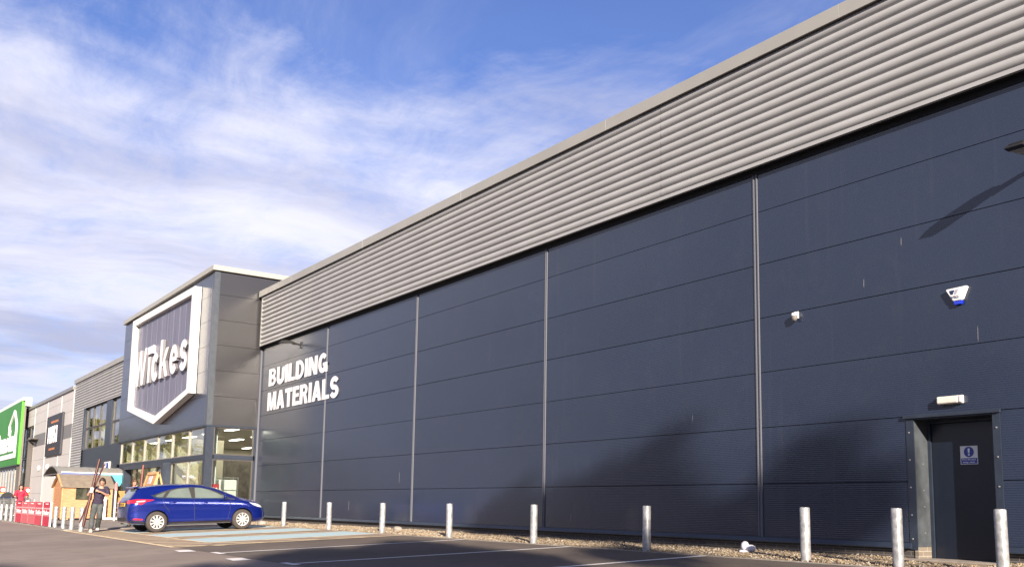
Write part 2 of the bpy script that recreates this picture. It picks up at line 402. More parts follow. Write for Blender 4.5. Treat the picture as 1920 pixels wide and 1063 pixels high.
def stroke(mb, pts, w, fn, t0, t1, mi=0, side=None):
    P = []
    for p in pts:
        if not P or (Vector(p)-P[-1]).length > 1e-4: P.append(Vector(p))
    lf = []; rt = []
    for k, p in enumerate(P):
        d0 = (P[k]-P[k-1]).normalized() if k else None; d1 = (P[k+1]-P[k]).normalized() if k < len(P)-1 else None
        d = ((d0 or d1) + (d1 or d0)).normalized(); n = Vector((-d.y, d.x)); c = n.dot(Vector((-(d0 or d1).y, (d0 or d1).x)))
        lf.append(p + n*(w/2/max(.5, c))); rt.append(p - n*(w/2/max(.5, c)))
    solid(mb, [(a.x, a.y) for a in lf], [(a.x, a.y) for a in rt], fn, t0, t1, mi, side)
def solid(mb, lf, rt, fn, t0, t1, mi, side):
    n = len(lf); i = len(mb.v); sd = mi if side is None else side
    for t in (t0, t1): mb.v += [tuple(fn(a, b, t)) for a, b in lf] + [tuple(fn(a, b, t)) for a, b in rt]
    o = 2*n
    for k in range(n-1):
        for q, m_ in (((k, k+1, n+k+1, n+k), mi), ((o+k, o+k+1, o+n+k+1, o+n+k), mi), ((k, k+1, o+k+1, o+k), sd), ((n+k, n+k+1, o+n+k+1, o+n+k), sd)):
            mb.f.append(tuple(i+j for j in q)); mb.m.append(m_)
    for k in (0, n-1): mb.f.append((i+k, i+n+k, i+o+n+k, i+o+k)); mb.m.append(sd)
def word_mb(mb, word, x0, x1, z0, z1, yf, depth, gap=.1, mi=0, side=None):
    tot = sum(GLYPH[c][0] for c in word) + gap*(len(word)-1); kx = (x1-x0)/tot; kz = z1-z0; x = 0; q = 0
    for c in word:
        w, parts = GLYPH[c]
        for pt in parts:
            q += 1; e = .0012*(q % 4)
            fn = lambda a, b, t, x=x: (x0 + (x+a)*kx, t, z0 + b*kz)
            if isinstance(pt, tuple): stroke(mb, pt[0], pt[1], fn, yf-e, yf+depth, mi, side)
            else: solid(mb, [pt[0], pt[3]], [pt[1], pt[2]], fn, yf-e, yf+depth, mi, side)
        x += w + gap
    return mb

# ------------------------------------------------------------------ ground
D = 13.44                                   # plane of the long wall
def gz(y): return .04*min(13.5, max(-10, y))
def sheet(name, poly, m, lift, kind='structure', label=None, cat=None, sub=False):
    """polygon(s) laid on the sloping lot"""
    mb = MB()
    for P in (poly if isinstance(poly[0][0], (tuple, list)) else [poly]):
        mb.face([(x, y, gz(y)+lift) for x, y in P])
    return tag(mb.build(name, m), label, cat, None, kind)
mb = MB(); ys = [-600, -10, 13.5, 600]
for i in range(3):
    for x0, x1 in ((-900, -150), (-150, 60), (60, 600)):
        mb.face([(x0, ys[i], gz(ys[i])), (x1, ys[i], gz(ys[i])), (x1, ys[i+1], gz(ys[i+1])), (x0, ys[i+1], gz(ys[i+1]))])
tag(mb.build("car_park_ground", 'asphalt'), kind='structure')
# pavement in front of the entrance, a low kerb step above the road
mb = MB()
def kerbslab(x0, x1, y0, y1, h):
    def T(x, y, z): return (x, y, gz(y)+z)
    mb.box(x0, x1, y0, y1, -.05, h, T=T)
kerbslab(-115, -34.75, 6.22, 13.3, .022)
tag(mb.build("pavement", 'paving'), kind='structure')
mb = MB(); kerbslab(-115, -34.75, 6.06, 6.22, .035); tag(mb.build("kerb", 'kerb'), kind='structure')
sheet("road_surface", [(-21.6, 6.1), (14, 6.1), (14, 11.98), (-22.1, 11.98)], 'tarmac_shade', .003)  # darker sheet: the shade over these bays is put into its colour
# blue disabled bays with cream hatched strips
sheet("road_marking", [[(-34.7, 6.05), (-21.75, 6.05), (-21.75, 7.2), (-34.7, 7.2)], [(-23.1, 7.2), (-21.75, 7.2), (-22.2, 12.0), (-23.5, 12.0)],
      [(-26.75, 7.2), (-25.35, 7.2), (-25.75, 12.0), (-27.15, 12.0)], [(-30.35, 7.2), (-28.95, 7.2), (-29.35, 12.0), (-30.75, 12.0)], [(-33.95, 7.2), (-32.55, 7.2), (-32.95, 12), (-34.35, 12)]], 'strip', .005)
sheet("road_marking", [[(-25.35, 7.2), (-23.1, 7.2), (-23.5, 12.0), (-25.75, 12.0)], [(-28.95, 7.2), (-26.75, 7.2), (-27.15, 12.0), (-29.35, 12.0)],
      [(-32.55, 7.2), (-30.35, 7.2), (-30.75, 12), (-32.95, 12)]], 'bay_blue', .005)
L = []
def ln(a, b, w=.1):
    a = Vector(a); b = Vector(b); d = (b-a).normalized(); n = Vector((-d.y, d.x))*w/2
    L.append([tuple(a+n), tuple(a-n), tuple(b-n), tuple(b+n)])
ln((-34.8, 6.05), (-21.7, 6.05), .14); ln((-21.75, 6.12), (-22.2, 12.0), .15)
for x in (-23.1, -25.35, -26.75, -28.95, -30.35, -32.55):
    ln((x, 7.26), (x-.4, 12.0), .14)
    # the paint edge beside each strip was laid in gentle overlapping runs
ln((-34.7, 7.2), (-23.06, 7.2), .1)
for x0, x1, y0, y1 in ((-23.1, -21.8, 7.25, 11.9), (-26.75, -25.35, 7.25, 11.9), (-30.35, -28.95, 7.25, 11.9)):
    k = 0; y = y0
    while y + 1.1 < y1:
        sh = -.4*(y-y0)/(y1-y0)
        ln((x0+sh+.06, y), (x1+sh-.1, y+1.05), .17); y += 1.35
x = -34.2
while x < -22.3:
    ln((x, 6.13), (x+.95, 7.13), .16); x += .9
sheet("road_marking", L, 'line_cream', .009)
L = []
for xa, xb in ((-19.0, -19.15), (-15.25, -15.15), (-11.5, -11.5), (-7.8, -7.8)):
    ln((xa, 6.25), (xb, 12.0), .13); 
    L.append([(xa-.32, 6.08), (xa+.32, 6.08), (xa+.32, 6.22), (xa-.32, 6.22)])
sheet("road_marking", L, 'line_white', .009)
L = []
for xa in (-20.2, -16.95, -13.2): L.append([(xa-.36, 5.74), (xa+.30, 5.66), (xa+.36, 5.98), (xa-.30, 6.03)])
sheet("road_marking", L, 'line_white', .010)
# gravel bed along the foot of the wall
def gravel():
    rnd = random.Random(3)
    mb = MB(); n = 90
    for i in range(n):
        x0 = -36.6 + i*(40.0/n); x1 = x0 + 40.0/n
        mb.face([(x0, 12.02, gz(12)+.012), (x1, 12.02, gz(12)+.012), (x1, 13.47, gz(13)+.05), (x0, 13.47, gz(13)+.05)])
    base = len(mb.f)
    dirs = [(1,0,0),(-1,0,0),(0,1,0),(0,-1,0),(0,0,1),(0,0,-1)]
    tris = [(0,2,4),(2,1,4),(1,3,4),(3,0,4),(2,0,5),(1,2,5),(3,1,5),(0,3,5)]
    for k in range(17000):
        x = -36.5 + 34.5*(rnd.random()**.8); y = 12.02 + 1.42*rnd.random()
        if -8.6 < x < -7.2 and y > 12.9: continue
        s = rnd.uniform(.011, .026)*(1.0 + .55*(x < -20))
        edge = min(1, (y-12.0)/.12)
        z = gz(y) + .012 + .03*edge*rnd.random() + .008*math.sin(x*3+y*5)
        i = len(mb.v); mi = rnd.choice((0, 0, 1, 1, 2, 3))
        rz = Euler((rnd.uniform(-.6,.6), rnd.uniform(-.6,.6), rnd.uniform(0, 6.3))).to_matrix()
        a, b, c = s*rnd.uniform(.8,1.4), s*rnd.uniform(.7,1.1), s*rnd.uniform(.5,.9)
        for d in dirs:
            q = rz @ Vector((d[0]*a, d[1]*b, d[2]*c)); mb.v.append((x+q.x, y+q.y, z+q.z))
        for t in tris: mb.f.append(tuple(i+j for j in t)); mb.m.append(mi)
    return tag(mb.build("gravel", [M_g0, M_g1, M_g2, M_g3]), "tan gravel strip with loose stones along the foot of the navy wall", "gravel", None, 'stuff')
M_g0 = mat("gravel_tan", (.29, .22, .145), .9, var=.3, vscale=12); M_g1 = mat("gravel_ochre", (.36, .28, .18), .9, var=.3, vscale=12)
M_g2 = mat("gravel_brown", (.19, .14, .095), .9, var=.3, vscale=12); M_g3 = mat("gravel_pale", (.44, .385, .305), .9, var=.3, vscale=12)
gravel()
mb = MB(); mb.box(-36.6, 15, 11.97, 12.02, .40, gz(12)+.016); tag(mb.build("kerb", 'kerb'), kind='structure')

# ------------------------------------------------------------------ long store with its entrance tower
store = empty("store_building", (-20, D, gz(D)), 0, "long navy and grey retail warehouse with an entrance tower", "building")
seams = [-37.3, -30.82, -24.39, -18.02, -11.54, -5.1, 1.3, 7.8, 15]
rows = [.80, 1.73, 2.73, 3.73, 4.73, 5.73, 6.73, 7.46]
DX0, DX1, DH = -8.50, -7.27, 2.675         # fire-door opening
g = .006
mb = MB()
for xa, xb in zip(seams, seams[1:]):
    for za, zb in zip(rows, rows[1:]):
        top = zb - (g if zb < 7.4 else 0)
        if xa < DX0 < xb and za < DH - .05:
            mb.box(xa+.02, DX0-.001, D, D+.06, za+g, top); mb.box(DX1+.001, xb-.02, D, D+.06, za+g, top)
        else:
            mb.box(xa+.02, xb-.02, D, D+.06, za+g, top)
mb.build("wall_panels", 'wall', store)
mb = MB()
mb.box(-37.3, DX0-.07, D+.03, D+.32, gz(D)-.2, 7.6); mb.box(DX1+.07, 15, D+.03, D+.32, gz(D)-.2, 7.6); mb.box(DX0-.07, DX1+.07, D+.03, D+.32, DH+.004, 7.6)
mb.build("wall_backing", 'dark', store)
for i, x in enumerate(seams[1:-1]):
    mb = MB(); w = .026 if i < 3 else .036
    for sx in (-1, 1): mb.prism([(sx*w-.014, 0), (sx*w+.014, 0), (sx*w+.011, -.024), (sx*w-.011, -.024)], .80, 7.455, lambda a, b, t, x=x: (x+a, D+b, t))
    mb.box(x-w+.014, x+w-.014, D-.008, D+.01, .80, 7.455)
    mb.build("joint_cover", 'joint', store)
mb = MB()
for xa, xb in ((-37.3, DX0-.1), (DX1+.1, 15)):
    mb.prism([(D+.02, .715), (D-.07, .715), (D-.07, .735), (D-.02, .80), (D+.02, .80)], xa, xb, lambda a, b, t: (t, a, b))
mb.build("base_flashing", 'trim_navy', store)
mb = MB(); mb.box(-37.3, DX0-.072, D+.012, D+.028, gz(D)-.1, .714); mb.box(DX1+.072, 15, D+.012, D+.028, gz(D)-.1, .714); mb.build("brick_plinth", 'brick_dark', store)
# corrugated high-level cladding
CY = D - .16
def corr(zb, zt, n, amp=.064):
    P = []; p = (zt-zb)/n
    for k in range(n):
        for j in range(8):
            t = j/8; P.append((-amp*(math.sin(math.pi*t) if t > 0 else 0)**.62, zb + (k+t)*p))
    P.append((0, zt)); return P
def cladding(name, x0, x1, y, zb, zt, n, parent, seg=7.2, lip=True):
    mb = MB(); x = x1; k = 0
    prof = corr(zb+.07, zt, n)
    while x > x0 + .01:
        xa = max(x0, x-seg)
        off = -.004*(k % 2)
        mb.strip([(y+a+off, b) for a, b in prof], xa-.03*(k % 2), x+.03*(k % 2), lambda a, b, t: (t, a, b))
        x = xa; k += 1
    if lip: mb.box(x0, x1, y-.045, y+.02, zb, zb+.068)
    f = mb; rnd = random.Random(5); p = (zt-zb-.07)/n
    x = x1 - .4
    while x > x0:
        for kk in range(1, n):
            if rnd.random() < .55: f.box(x-.012, x+.012, y-.014, y+.004, zb+.07+kk*p-.012, zb+.07+kk*p+.012, 1)
        x -= 1.8
    return mb.build(name, ['clad', 'alu'], parent, smooth=40)
cladding("cladding", -37.0, 15, CY, 7.54, 9.59, 11, store)
mb = MB(); mb.box(-37.28, 15, CY+.005, D+.05, 7.555, 7.575); mb.box(-37.28, 15, D-.012, D+.05, 7.445, 7.554); mb.build("soffit_and_gap_shade", 'dark', store)  # lower black strip stands in for the shaded gap under the cladding
mb = MB(); mb.box(-37.28, 15, CY+.03, D+6, 7.58, 9.6); mb.build("parapet_core", 'dark', store)
mb = MB()
def trim_run(mb, x0, x1, y, z0, z1, back=.6):
    mb.prism([(y, z0), (y+.02, z0), (y+.02, z0+.02), (y+back, z0+.03), (y+back, z1-.03), (y+.1, z1), (y, z1)], x0, x1, lambda a, b, t: (t, a, b))
x = 15
while x > -37.1:
    xa = max(-37.2, x-6.1); trim_run(mb, xa+.004, x, CY-.14, 9.56, 9.81); x = xa
mb.build("roof_trim", 'clad_cap', store, bevel=.004)
mb = MB(); mb.box(-37.29, -37.07, D-.12, D+4, 7.58, 9.55); mb.box(-37.07, -37.002, CY-.06, CY+.05, 7.53, 9.555); mb.build("cladding_end_trim", 'clad_cap', store)
mb = MB(); mb.box(-75, 15, D+.4, D+40, 9.3, 9.36); mb.build("roof", 'alu', store)

# tower
TX0, TX1, TY, TB, TT = -52.15, -37.3, 11.35, 4.28, 10.40
trow = [TB, 5.41, 6.43, 7.45, 8.46, 9.48, TT]
mb = MB()
for za, zb in zip(trow, trow[1:]): mb.box(TX0, TX1-.22, TY, TY+.05, za+g, zb-g)
mb.build("tower_front_wall", 'wall_v', store)
mb = MB()
for za, zb in zip(trow, trow[1:]): mb.box(TX1-.05, TX1, TY+.22, D+2.5 if za > 9 else D-.02, za+g, zb-g)
mb.build("tower_side_wall", 'wall_r', store)
mb = MB(); mb.box(TX0+.02, TX1-.06, TY+.03, D+2.4, TB+.02, TT); mb.build("tower_core", 'dark', store)
mb = MB(); mb.prism([(TX1-.216, TY-.012), (TX1+.012, TY-.012), (TX1+.012, TY+.216), (TX1-.0, TY+.216), (TX1-.0, TY+.0), (TX1-.216, TY+.0)], TB, TT, lambda a, b, t: (a, b, t)); mb.build("corner_trim", M_ := mat("corner_steel", (.075, .085, .10), .35, var=.15), store)
mb = MB(); mb.box(TX1+.004, TX1+.05, D-.075, D-.002, .8, 7.42); mb.build("corner_trim", 'joint', store)
mb = MB(); mb.box(TX0-.1, TX1+.12, TY-.12, D+2.6, TT+.03, TT+.23); mb.build("tower_roof_trim", 'cap_white', store, bevel=.006)
mb = MB(); mb.box(TX0, TX1+.01, TY-.03, TY+.3, TB-.07, TB+.005); mb.box(TX1-.3, TX1+.03, TY+.301, D-.02, TB-.07, TB+.005); mb.build("tower_soffit_trim", 'trim_navy', store)
# entrance glazing: front face y=TY+.08, side face x=TX1-.06
GY, GX = TY+.10, TX1-.08
mx = [-51.6, -49.25, -46.93, -44.57, -42.22, -39.75, -37.62]
M['frame'] = mat("bronze_grey_frame", (.12, .105, .095), .4, .3, var=.1)
M['frame_l'] = mat("pale_frame", (.40, .36, .30), .4, .2, var=.1)
def window(x0, x1, z0, z1, y, parent, fm='frame_l', fw=.05, gm='glass', name="window"):
    mb = MB()
    mb.box(x0, x0+fw, y-.05, y+.05, z0, z1); mb.box(x1-fw, x1, y-.05, y+.05, z0, z1)
    mb.box(x0+fw, x1-fw, y-.04, y+.04, z0, z0+fw*.8); mb.box(x0+fw, x1-fw, y-.04, y+.04, z1-fw*.8, z1)
    o = mb.build(name, fm, parent)
    p = MB(); p.box(x0+fw+.001, x1-fw-.001, y-.006, y+.006, z0+fw*.8+.001, z1-fw*.8-.001); p.build("pane", gm, o)
    return o
def window_x(y0, y1, z0, z1, x, parent, fm='frame', fw=.05, name="window"):
    mb = MB()
    mb.box(x-.05, x+.05, y0, y0+fw, z0, z1); mb.box(x-.05, x+.05, y1-fw, y1, z0, z1)
    mb.box(x-.04, x+.04, y0+fw, y1-fw, z0, z0+fw*.8); mb.box(x-.04, x+.04, y0+fw, y1-fw, z1-fw*.8, z1)
    o = mb.build(name, fm, parent)
    p = MB(); p.box(x-.006, x+.006, y0+fw+.001, y1-fw-.001, z0+fw*.8+.001, z1-fw*.8-.001); p.build("pane", 'glass', o)
    return o
for a, b in zip(mx, mx[1:]): window(a+.02, b-.02, 3.12, 4.20, GY, store)
FZ = gz(11.4)+.02
for k, (a, b) in enumerate(zip(mx, mx[1:])):
    window(a+.02, b-.02, FZ, 2.92, GY + (.25 if k in (1, 2) else 0), store, name="glazed_door" if k in (1, 2) else "window")
mb = MB(); mb.box(mx[0]-.5, TX1-.32, TY+.02, TY+.22, 2.925, 3.115); mb.box(TX1-.3, TX1-.02, TY+.35, D-.1, 2.95, 3.12); mb.build("transom", 'trim_navy', store)
posts = [MB() for _ in range(6)]
posts[0].box(TX1-.30, TX1-.01, TY+.01, TY+.30, FZ-.03, TB-.072)
posts[1].box(TX0, mx[0]-.002, TY+.02, TY+.3, FZ-.03, TB-.072)
posts[2].box(-49.25, -48.95, TY-.32, TY+.015, FZ-.03, 2.92); posts[3].box(-42.3, -42.0, TY-.32, TY+.015, FZ-.03, 2.92); posts[4].box(-48.94, -42.31, TY-.32, TY+.015, 2.76, 2.92)
posts[5].box(TX1-.14, TX1-.02, D-.16, D-.005, FZ-.03, TB-.072)
for k, p in enumerate(posts): p.build("entrance_beam" if k == 4 else "entrance_post", 'trim_navy', store)
window_x(TY+.302, D-.162, 3.122, 4.20, GX, store); window_x(TY+.302, D-.162, FZ+.1, 2.948, GX, store)
# shop interior behind the glazing
M['int_wall'] = mat("shop_wall", (.66, .59, .44), .8, var=.15, vscale=1.5)
M['int_dark'] = mat("shop_racking", (.12, .095, .07), .8, var=.5, vscale=3)
M['int_floor'] = mat("shop_floor", (.36, .32, .27), .5, var=.15)
M['int_ceil'] = mat("shop_ceiling", (.62, .57, .47), .9, var=.1)
M['lit'] = mat("ceiling_light_panel", (.9, .88, .82), .6, emit=((1, .93, .8), 4.0))
mb = MB(); mb.box(-51.9, TX1-.31, TY+.35, 24, FZ-.06, FZ-.02); mb.build("shop_floor", 'int_floor', store)
mb = MB(); mb.box(-51.9, TX1-.31, TY+.31, 24, TB-.06, TB); mb.build("shop_ceiling", 'int_ceil', store)
mb = MB(); mb.box(-52, TX1+.1, 24, 24.2, FZ-.02, TB-.06); mb.box(-52.1, -51.9, TY+.4, 24, FZ-.02, TB-.06); mb.box(TX1+.06, TX1+.26, D+.4, 24, FZ-.02, TB-.06); mb.build("shop_back_wall", 'int_wall', store)
for (a, b) in ((-45.6, -45.3), (-43.2, -42.95), (-48.3, -48.1), (-50.4, -50.2)): MB().box(a, b, 11.75, 13.9, FZ-.02, 4.05).build("shop_partition", 'int_wall', store)
MB().box(-38.25, -37.95, 11.80, 12.02, FZ-.02, TB-.062).build("shop_column", 'white', store); MB().box(-39.4, -39.2, 14.3, 14.5, FZ-.02, TB-.062).build("shop_column", 'white', store)
mb = MB()
for x in (-50, -46, -42): mb.box(x, x+1.2, 16.2, 22, FZ-.02, 3.5)
mb.box(-42.6, -38.5, 15.6, 16.1, 2.95, 3.95)
mb.build("shop_racking", 'int_dark', store)
for x in range(-51, -38, 3):
    for y in (12.6, 14.8, 17.5, 20): MB().box(x, x+1.3, y, y+.28, TB-.085, TB-.062).build("ceiling_light", 'lit', store)
for lx in (-48.0, -41.0):
    la = bpy.data.lights.new("shop_lighting", 'AREA'); la.shape = 'RECTANGLE'; la.size = 6; la.size_y = 8; la.energy = 240; la.color = (1, .93, .8)
    lo = bpy.data.objects.new("shop_lighting", la); C.objects.link(lo); lo.location = (lx, 16.5, TB-.12)
# store section left of the tower
LY = 13.10
cladding("cladding", -74.5, TX0, LY, 7.56, 9.66, 11, store, 11)
cladding("cladding", -74.5, -70.72, LY, gz(D), 7.62, 39, store, 11, lip=False)
mb = MB(); trim_run(mb, -74.6, TX0-.12, LY-.14, 9.62, 9.92); mb.build("roof_trim", 'clad_cap', store, bevel=.004)
mb = MB(); mb.box(-74.5, -74.3, LY+.03, D+5, gz(D)-.1, 9.6); mb.box(-74.3, TX0, LY+.5, LY+5, 7.6, 9.6); mb.box(-74.3, -70.72, LY+.04, LY+.2, gz(D)-.1, 7.6); mb.build("wall_core", 'dark', store)
mb = MB()
for xa, xb in ((-70.70, -66.2), (-66.18, -61.7), (-61.68, -57), (-56.98, TX0-.02)):
    for za, zb in ((gz(D)-.05, 2.1), (2.11, 3.4), (3.41, 4.70)): mb.box(xa, xb, LY+.02, LY+.12, za, zb)
mb.box(-64.0, -62.5, LY+.02, LY+.3, 4.70, 7.55); mb.box(-70.70, -70.55, LY-.04, LY+.3, 4.70, 7.55)
mb.build("lower_wall_panels", 'trim_navy', store)
for a, b in ((-70.5, -68.3), (-68.26, -66.1), (-66.06, -64.02), (-62.48, -60.3), (-60.26, -58), (-57.96, -55.2), (-55.16, TX0-.1)):
    window(a, b, 6.15, 7.54, LY+.16, store, 'frame', .07); window(a, b, 4.72, 6.12, LY+.16, store, 'frame', .07)
mb = MB(); mb.box(-70.5, TX0, LY+2.6, LY+2.8, 4.6, 7.7); mb.box(-70.5, TX0, LY+.4, LY+2.6, 4.55, 4.69); mb.box(-70.5, TX0, LY+.4, LY+2.6, 7.56, 7.7)
for x in (-69.6, -65.2, -61.6, -58): mb.box(x, x+.3, LY+.5, LY+2.6, 4.69, 7.56)
mb.build("upper_room", 'int_wall', store)

# fire door in its recess
RY = D + .42
mb = MB(); mb.box(DX0-.06, DX0, D-.002, RY, .74, DH); mb.build("door_reveal", MR := mat("reveal_steel", (.075, .085, .095), .45, var=.25, vscale=4), store)
mb = MB(); mb.box(DX1, DX1+.06, D-.002, RY, .74, DH); mb.box(DX0-.06, DX1+.06, D-.002, RY, DH+.001, DH+.05); mb.build("door_reveal", 'trim_navy', store)
mb = MB(); mb.box(DX0-.06, DX0-.001, D-.002, RY, gz(D)-.1, .739); mb.build("brick_reveal", 'brick_lit', store); mb = MB(); mb.box(DX1+.001, DX1+.06, D-.002, RY, gz(D)-.1, .739); mb.build("brick_reveal", 'brick_lit', store)
mb = MB(); mb.box(DX0-.13, DX0-.004, D-.012, D-.001, .70, DH+.02); mb.box(DX1+.004, DX1+.115, D-.012, D-.001, .70, DH+.02); mb.box(DX0-.16, DX1+.13, D-.05, D-.001, DH+.022, DH+.07); mb.build("door_trim", 'trim_navy', store)
for x in (DX0-.085, DX1+.06):
    for z in (.86, 1.22, 1.64, 2.06, 2.48): MB().lathe([(0, -.012), (.012, -.010), (.016, 0)], (x, D-.012, z), 8, 'y').build("rivet", 'steel', store)
for z in (.95, 1.35, 1.6, 2.0): MB().lathe([(.014, 0), (.011, .008), (0, .010)], (DX0, D+.2, z), 8, 'x').build("rivet", 'steel', store)
dr = MB(); dr.box(DX0+.055, DX1-.055, RY-.05, RY-.005, gz(D)+.035, DH-.05); door = dr.build("fire_door", 'dark_navy', store, bevel=.003)
mb = MB(); mb.box(DX0+.001, DX0+.05, RY-.08, RY, gz(D)+.035, DH-.001); mb.box(DX1-.05, DX1-.001, RY-.08, RY, gz(D)+.035, DH-.001); mb.box(DX0+.05, DX1-.05, RY-.08, RY, DH-.045, DH-.001); mb.build("door_frame", 'trim_navy', door)
mb = MB(); mb.box(DX1-.16, DX1-.10, RY-.066, RY-.049, 1.42, 1.58); mb.build("lock_plate", 'steel', door)
mb = MB(); mb.box(DX0-.12, DX1+.12, D-.26, RY+.1, gz(D)-.1, gz(D)+.033); mb.build("door_step", M_step := mat("concrete_step", (.34, .29, .24), .85, var=.3, vscale=5, bump=.3), store)
mb = MB(); mb.box(DX0-.06, DX1+.06, RY+.002, RY+.06, gz(D)-.1, DH+.05); mb.build("door_backing", 'dark', store)
for ch in store.children: ch.location -= store.location
# thin wear marks and bird streaks low on the navy sheets
mb = MB()
for u, z0, z1, w in ((-7.42, 3.80, 3.95, .005), (-25.2, 1.95, 2.2, .012), (-17.0, .98, 1.1, .008), (-9.3, 4.95, 5.02, .006), (-8.6, 5.5, 5.56, .006), (-13.2, 3.0, 3.06, .006), (-28.6, 1.1, 1.35, .014)):
    mb.face([(u-w, D-.0015, z0), (u+w*.2, D-.0015, z0-.06), (u+w, D-.0015, z1), (u-w*.1, D-.0015, z1+.05)])
for ch in [mb.build("wall_streaks", mat("streak", (.32, .30, .30), .7), store)]: ch.location -= store.location

def settle(root):
    for ch in root.children: ch.location = -Vector(root.location)
# ------------------------------------------------------------------ signs on the store
sh = empty("shield_sign", (-43.9, TY, 5.0), 0, "big white framed shield sign with raised lettering on the tower front", "sign")
SX0, SX1, SF = -49.25, -38.95, 11.04
outer = [(SX0, 10.14), (SX1, 10.05), (SX1, 5.64), (-44.1, 4.70), (SX0, 5.68)]
inner = [(SX0+.50, 9.84), (SX1-.34, 9.76), (SX1-.34, 5.82), (-44.1, 5.02), (SX0+.50, 5.86)]
mb = MB(); n = 5; fn = lambda a, b, t: (a, t, b)
for k in range(n):
    j = (k+1) % n
    mb.prism([outer[k], outer[j], inner[j], inner[k]], SF, TY-.02, fn)
mb.build("sign_frame", 'white', sh)
mb = MB(); mb.prism(inner, SF+.17, TY-.03, fn); pn = mb.build("sign_panel", 'purple', sh)
mb = MB(); x = SX0+1.3
while x < SX1-.5:
    zb = 5.92 - .82*(1-abs(x+44.1)/4.75) ; mb.box(x-.006, x+.006, SF+.165, SF+.172, max(zb+.1, 5.15), 9.72); x += .92
mb.build("panel_seams", mat("seam_pale", (.26, .24, .34), .5), pn)
mb = MB(); SW = .20
LX0, LX1 = -48.3, -39.55; wl = LX1-LX0
word_mb(mb, "Wickes", LX0, LX1, 6.70, 8.44, SF+.02, .12, .13, 0, 1)
mb.box(LX0+.262*wl, LX0+.365*wl, SF+.02, SF+.15, 8.05, 8.40)
o = mb.build("lettering", ['letter', 'letter_side'], sh)
settle(sh)
for word, bx, lab in (("BUILDING", (-36.33, -30.70, 5.845, 6.525), "raised white capitals spelling the upper word building on the navy wall"), ("MATERIALS", (-36.36, -29.70, 4.875, 5.59), "raised white capitals spelling the lower word materials on the navy wall")):
    mb = MB(); word_mb(mb, word, *bx, D-.03, .024, .085, 0, 1)
    tag(mb.build("wall_lettering", ['letter', 'letter_side']), lab, "lettering", "white words on the navy wall")
ws = empty("access_sign", (-62.6, LY, 3.15), 0, "small blue and white picture sign on the navy panels under the upper windows", "sign")
mb = MB(); mb.box(-63.35, -61.9, LY-.04, LY+.018, 3.17, 3.66); mb.build("sign_plate", 'white', ws)
mb = MB(); mb.prism([(-62.9, 3.22), (-62.2, 3.22), (-62.1, 3.4), (-62.3, 3.6), (-62.7, 3.6), (-62.6, 3.42)], LY-.046, LY-.041, fn)
mb.prism([(-63.2, 3.44), (-62.9, 3.44), (-62.95, 3.6), (-63.15, 3.6)], LY-.046, LY-.041, fn); mb.build("sign_picture", M_b := mat("sign_blue", (.03, .07, .35), .5), ws); settle(ws)

# alarm box, camera, lamps, door sign
al = empty("alarm_box", (-7.67, D, 4.33), 0, "white tapered alarm bell box with blue strobe and letters, high above the fire door", "alarm")
mb = MB(); fx = lambda a, b, t: (a, t, b)
mb.prism([(-7.845, 4.60), (-7.53, 4.61), (-7.525, 4.585), (-7.60, 4.42), (-7.625, 4.405), (-7.745, 4.405), (-7.765, 4.425), (-7.86, 4.585)], D-.062, D, fx); mb.build("alarm_cover", 'white', al, bevel=.012)
mb = MB(); mb.prism([(-7.755, 4.403), (-7.605, 4.403), (-7.625, 4.345), (-7.735, 4.345)], D-.055, D, fx); mb.build("strobe", mat("blue_strobe", (.01, .04, .62), .15, coat=.5), al, bevel=.01)
mb = MB(); y0, y1 = D-.0662, D-.0622
mb.prism([(-7.80, 4.568), (-7.715, 4.570), (-7.742, 4.505), (-7.752, 4.505), (-7.757, 4.52), (-7.763, 4.505), (-7.772, 4.505)], y0, y1, fx)
text_mb(mb, "VSG", -7.775, -7.655, 4.44, 4.482, y0, .004, .01); mb.build("alarm_logo", mat("logo_navy", (.02, .03, .10), .5), al)
mb = MB(); mb.prism([(-7.70, 4.570), (-7.65, 4.572), (-7.685, 4.505), (-7.715, 4.505)], y0, y1, fx); mb.build("alarm_logo", mat("logo_grey", (.45, .45, .5), .5), al); settle(al)
cm = empty("security_camera", (-10.68, D, 4.47), 0, "small white dome security camera on the navy wall left of the alarm box", "camera")
mb = MB(); mb.lathe([(0, 0), (.05, 0), (.058, -.02), (.055, -.05), (0, -.055)], (-10.66, D-.065, 4.69), 16); mb.lathe([(.03, 0), (.03, .065)], (-10.66, D-.065, 4.655), 10, 'y'); mb.box(-10.70, -10.62, D-.02, D, 4.60, 4.72); mb.build("camera_bracket", 'white', cm, smooth=40)
mb = MB(); mb.lathe([(.05, 0), (.05, -.03), (.045, -.06), (.02, -.085), (0, -.09)], (-10.66, D-.065, 4.635), 16); mb.build("camera_dome", mat("camera_dome", (.25, .22, .2), .15, coat=.6), cm, smooth=60); settle(cm)
em = empty("bulkhead_light", (-7.87, D, 2.86), 0, "white plastic bulkhead light fixed above the fire door", "light")
mb = MB(); mb.box(-8.07, -7.675, D-.05, D, 2.87, 2.99); mb.build("light_base", 'white', em, bevel=.012)
mb = MB(); mb.box(-8.06, -7.72, D-.10, D-.051, 2.875, 2.985); mb.build("diffuser", mat("diffuser", (.84, .80, .70), .3, var=.05), em, bevel=.02)
mb = MB(); mb.box(-7.718, -7.672, D-.095, D-.051, 2.88, 2.98); mb.build("end_cap", mat("end_cap", (.7, .68, .66), .2, coat=.5), em, bevel=.012); settle(em)
fs = empty("fire_exit_sign", (-7.85, RY-.05, 1.99), 0, "square white and blue fire escape keep clear sign on the dark door", "sign")
yf = RY-.054
mb = MB(); mb.box(-7.985, -7.715, yf, RY-.0505, 1.99, 2.265); mb.build("sign_plate", 'white', fs)
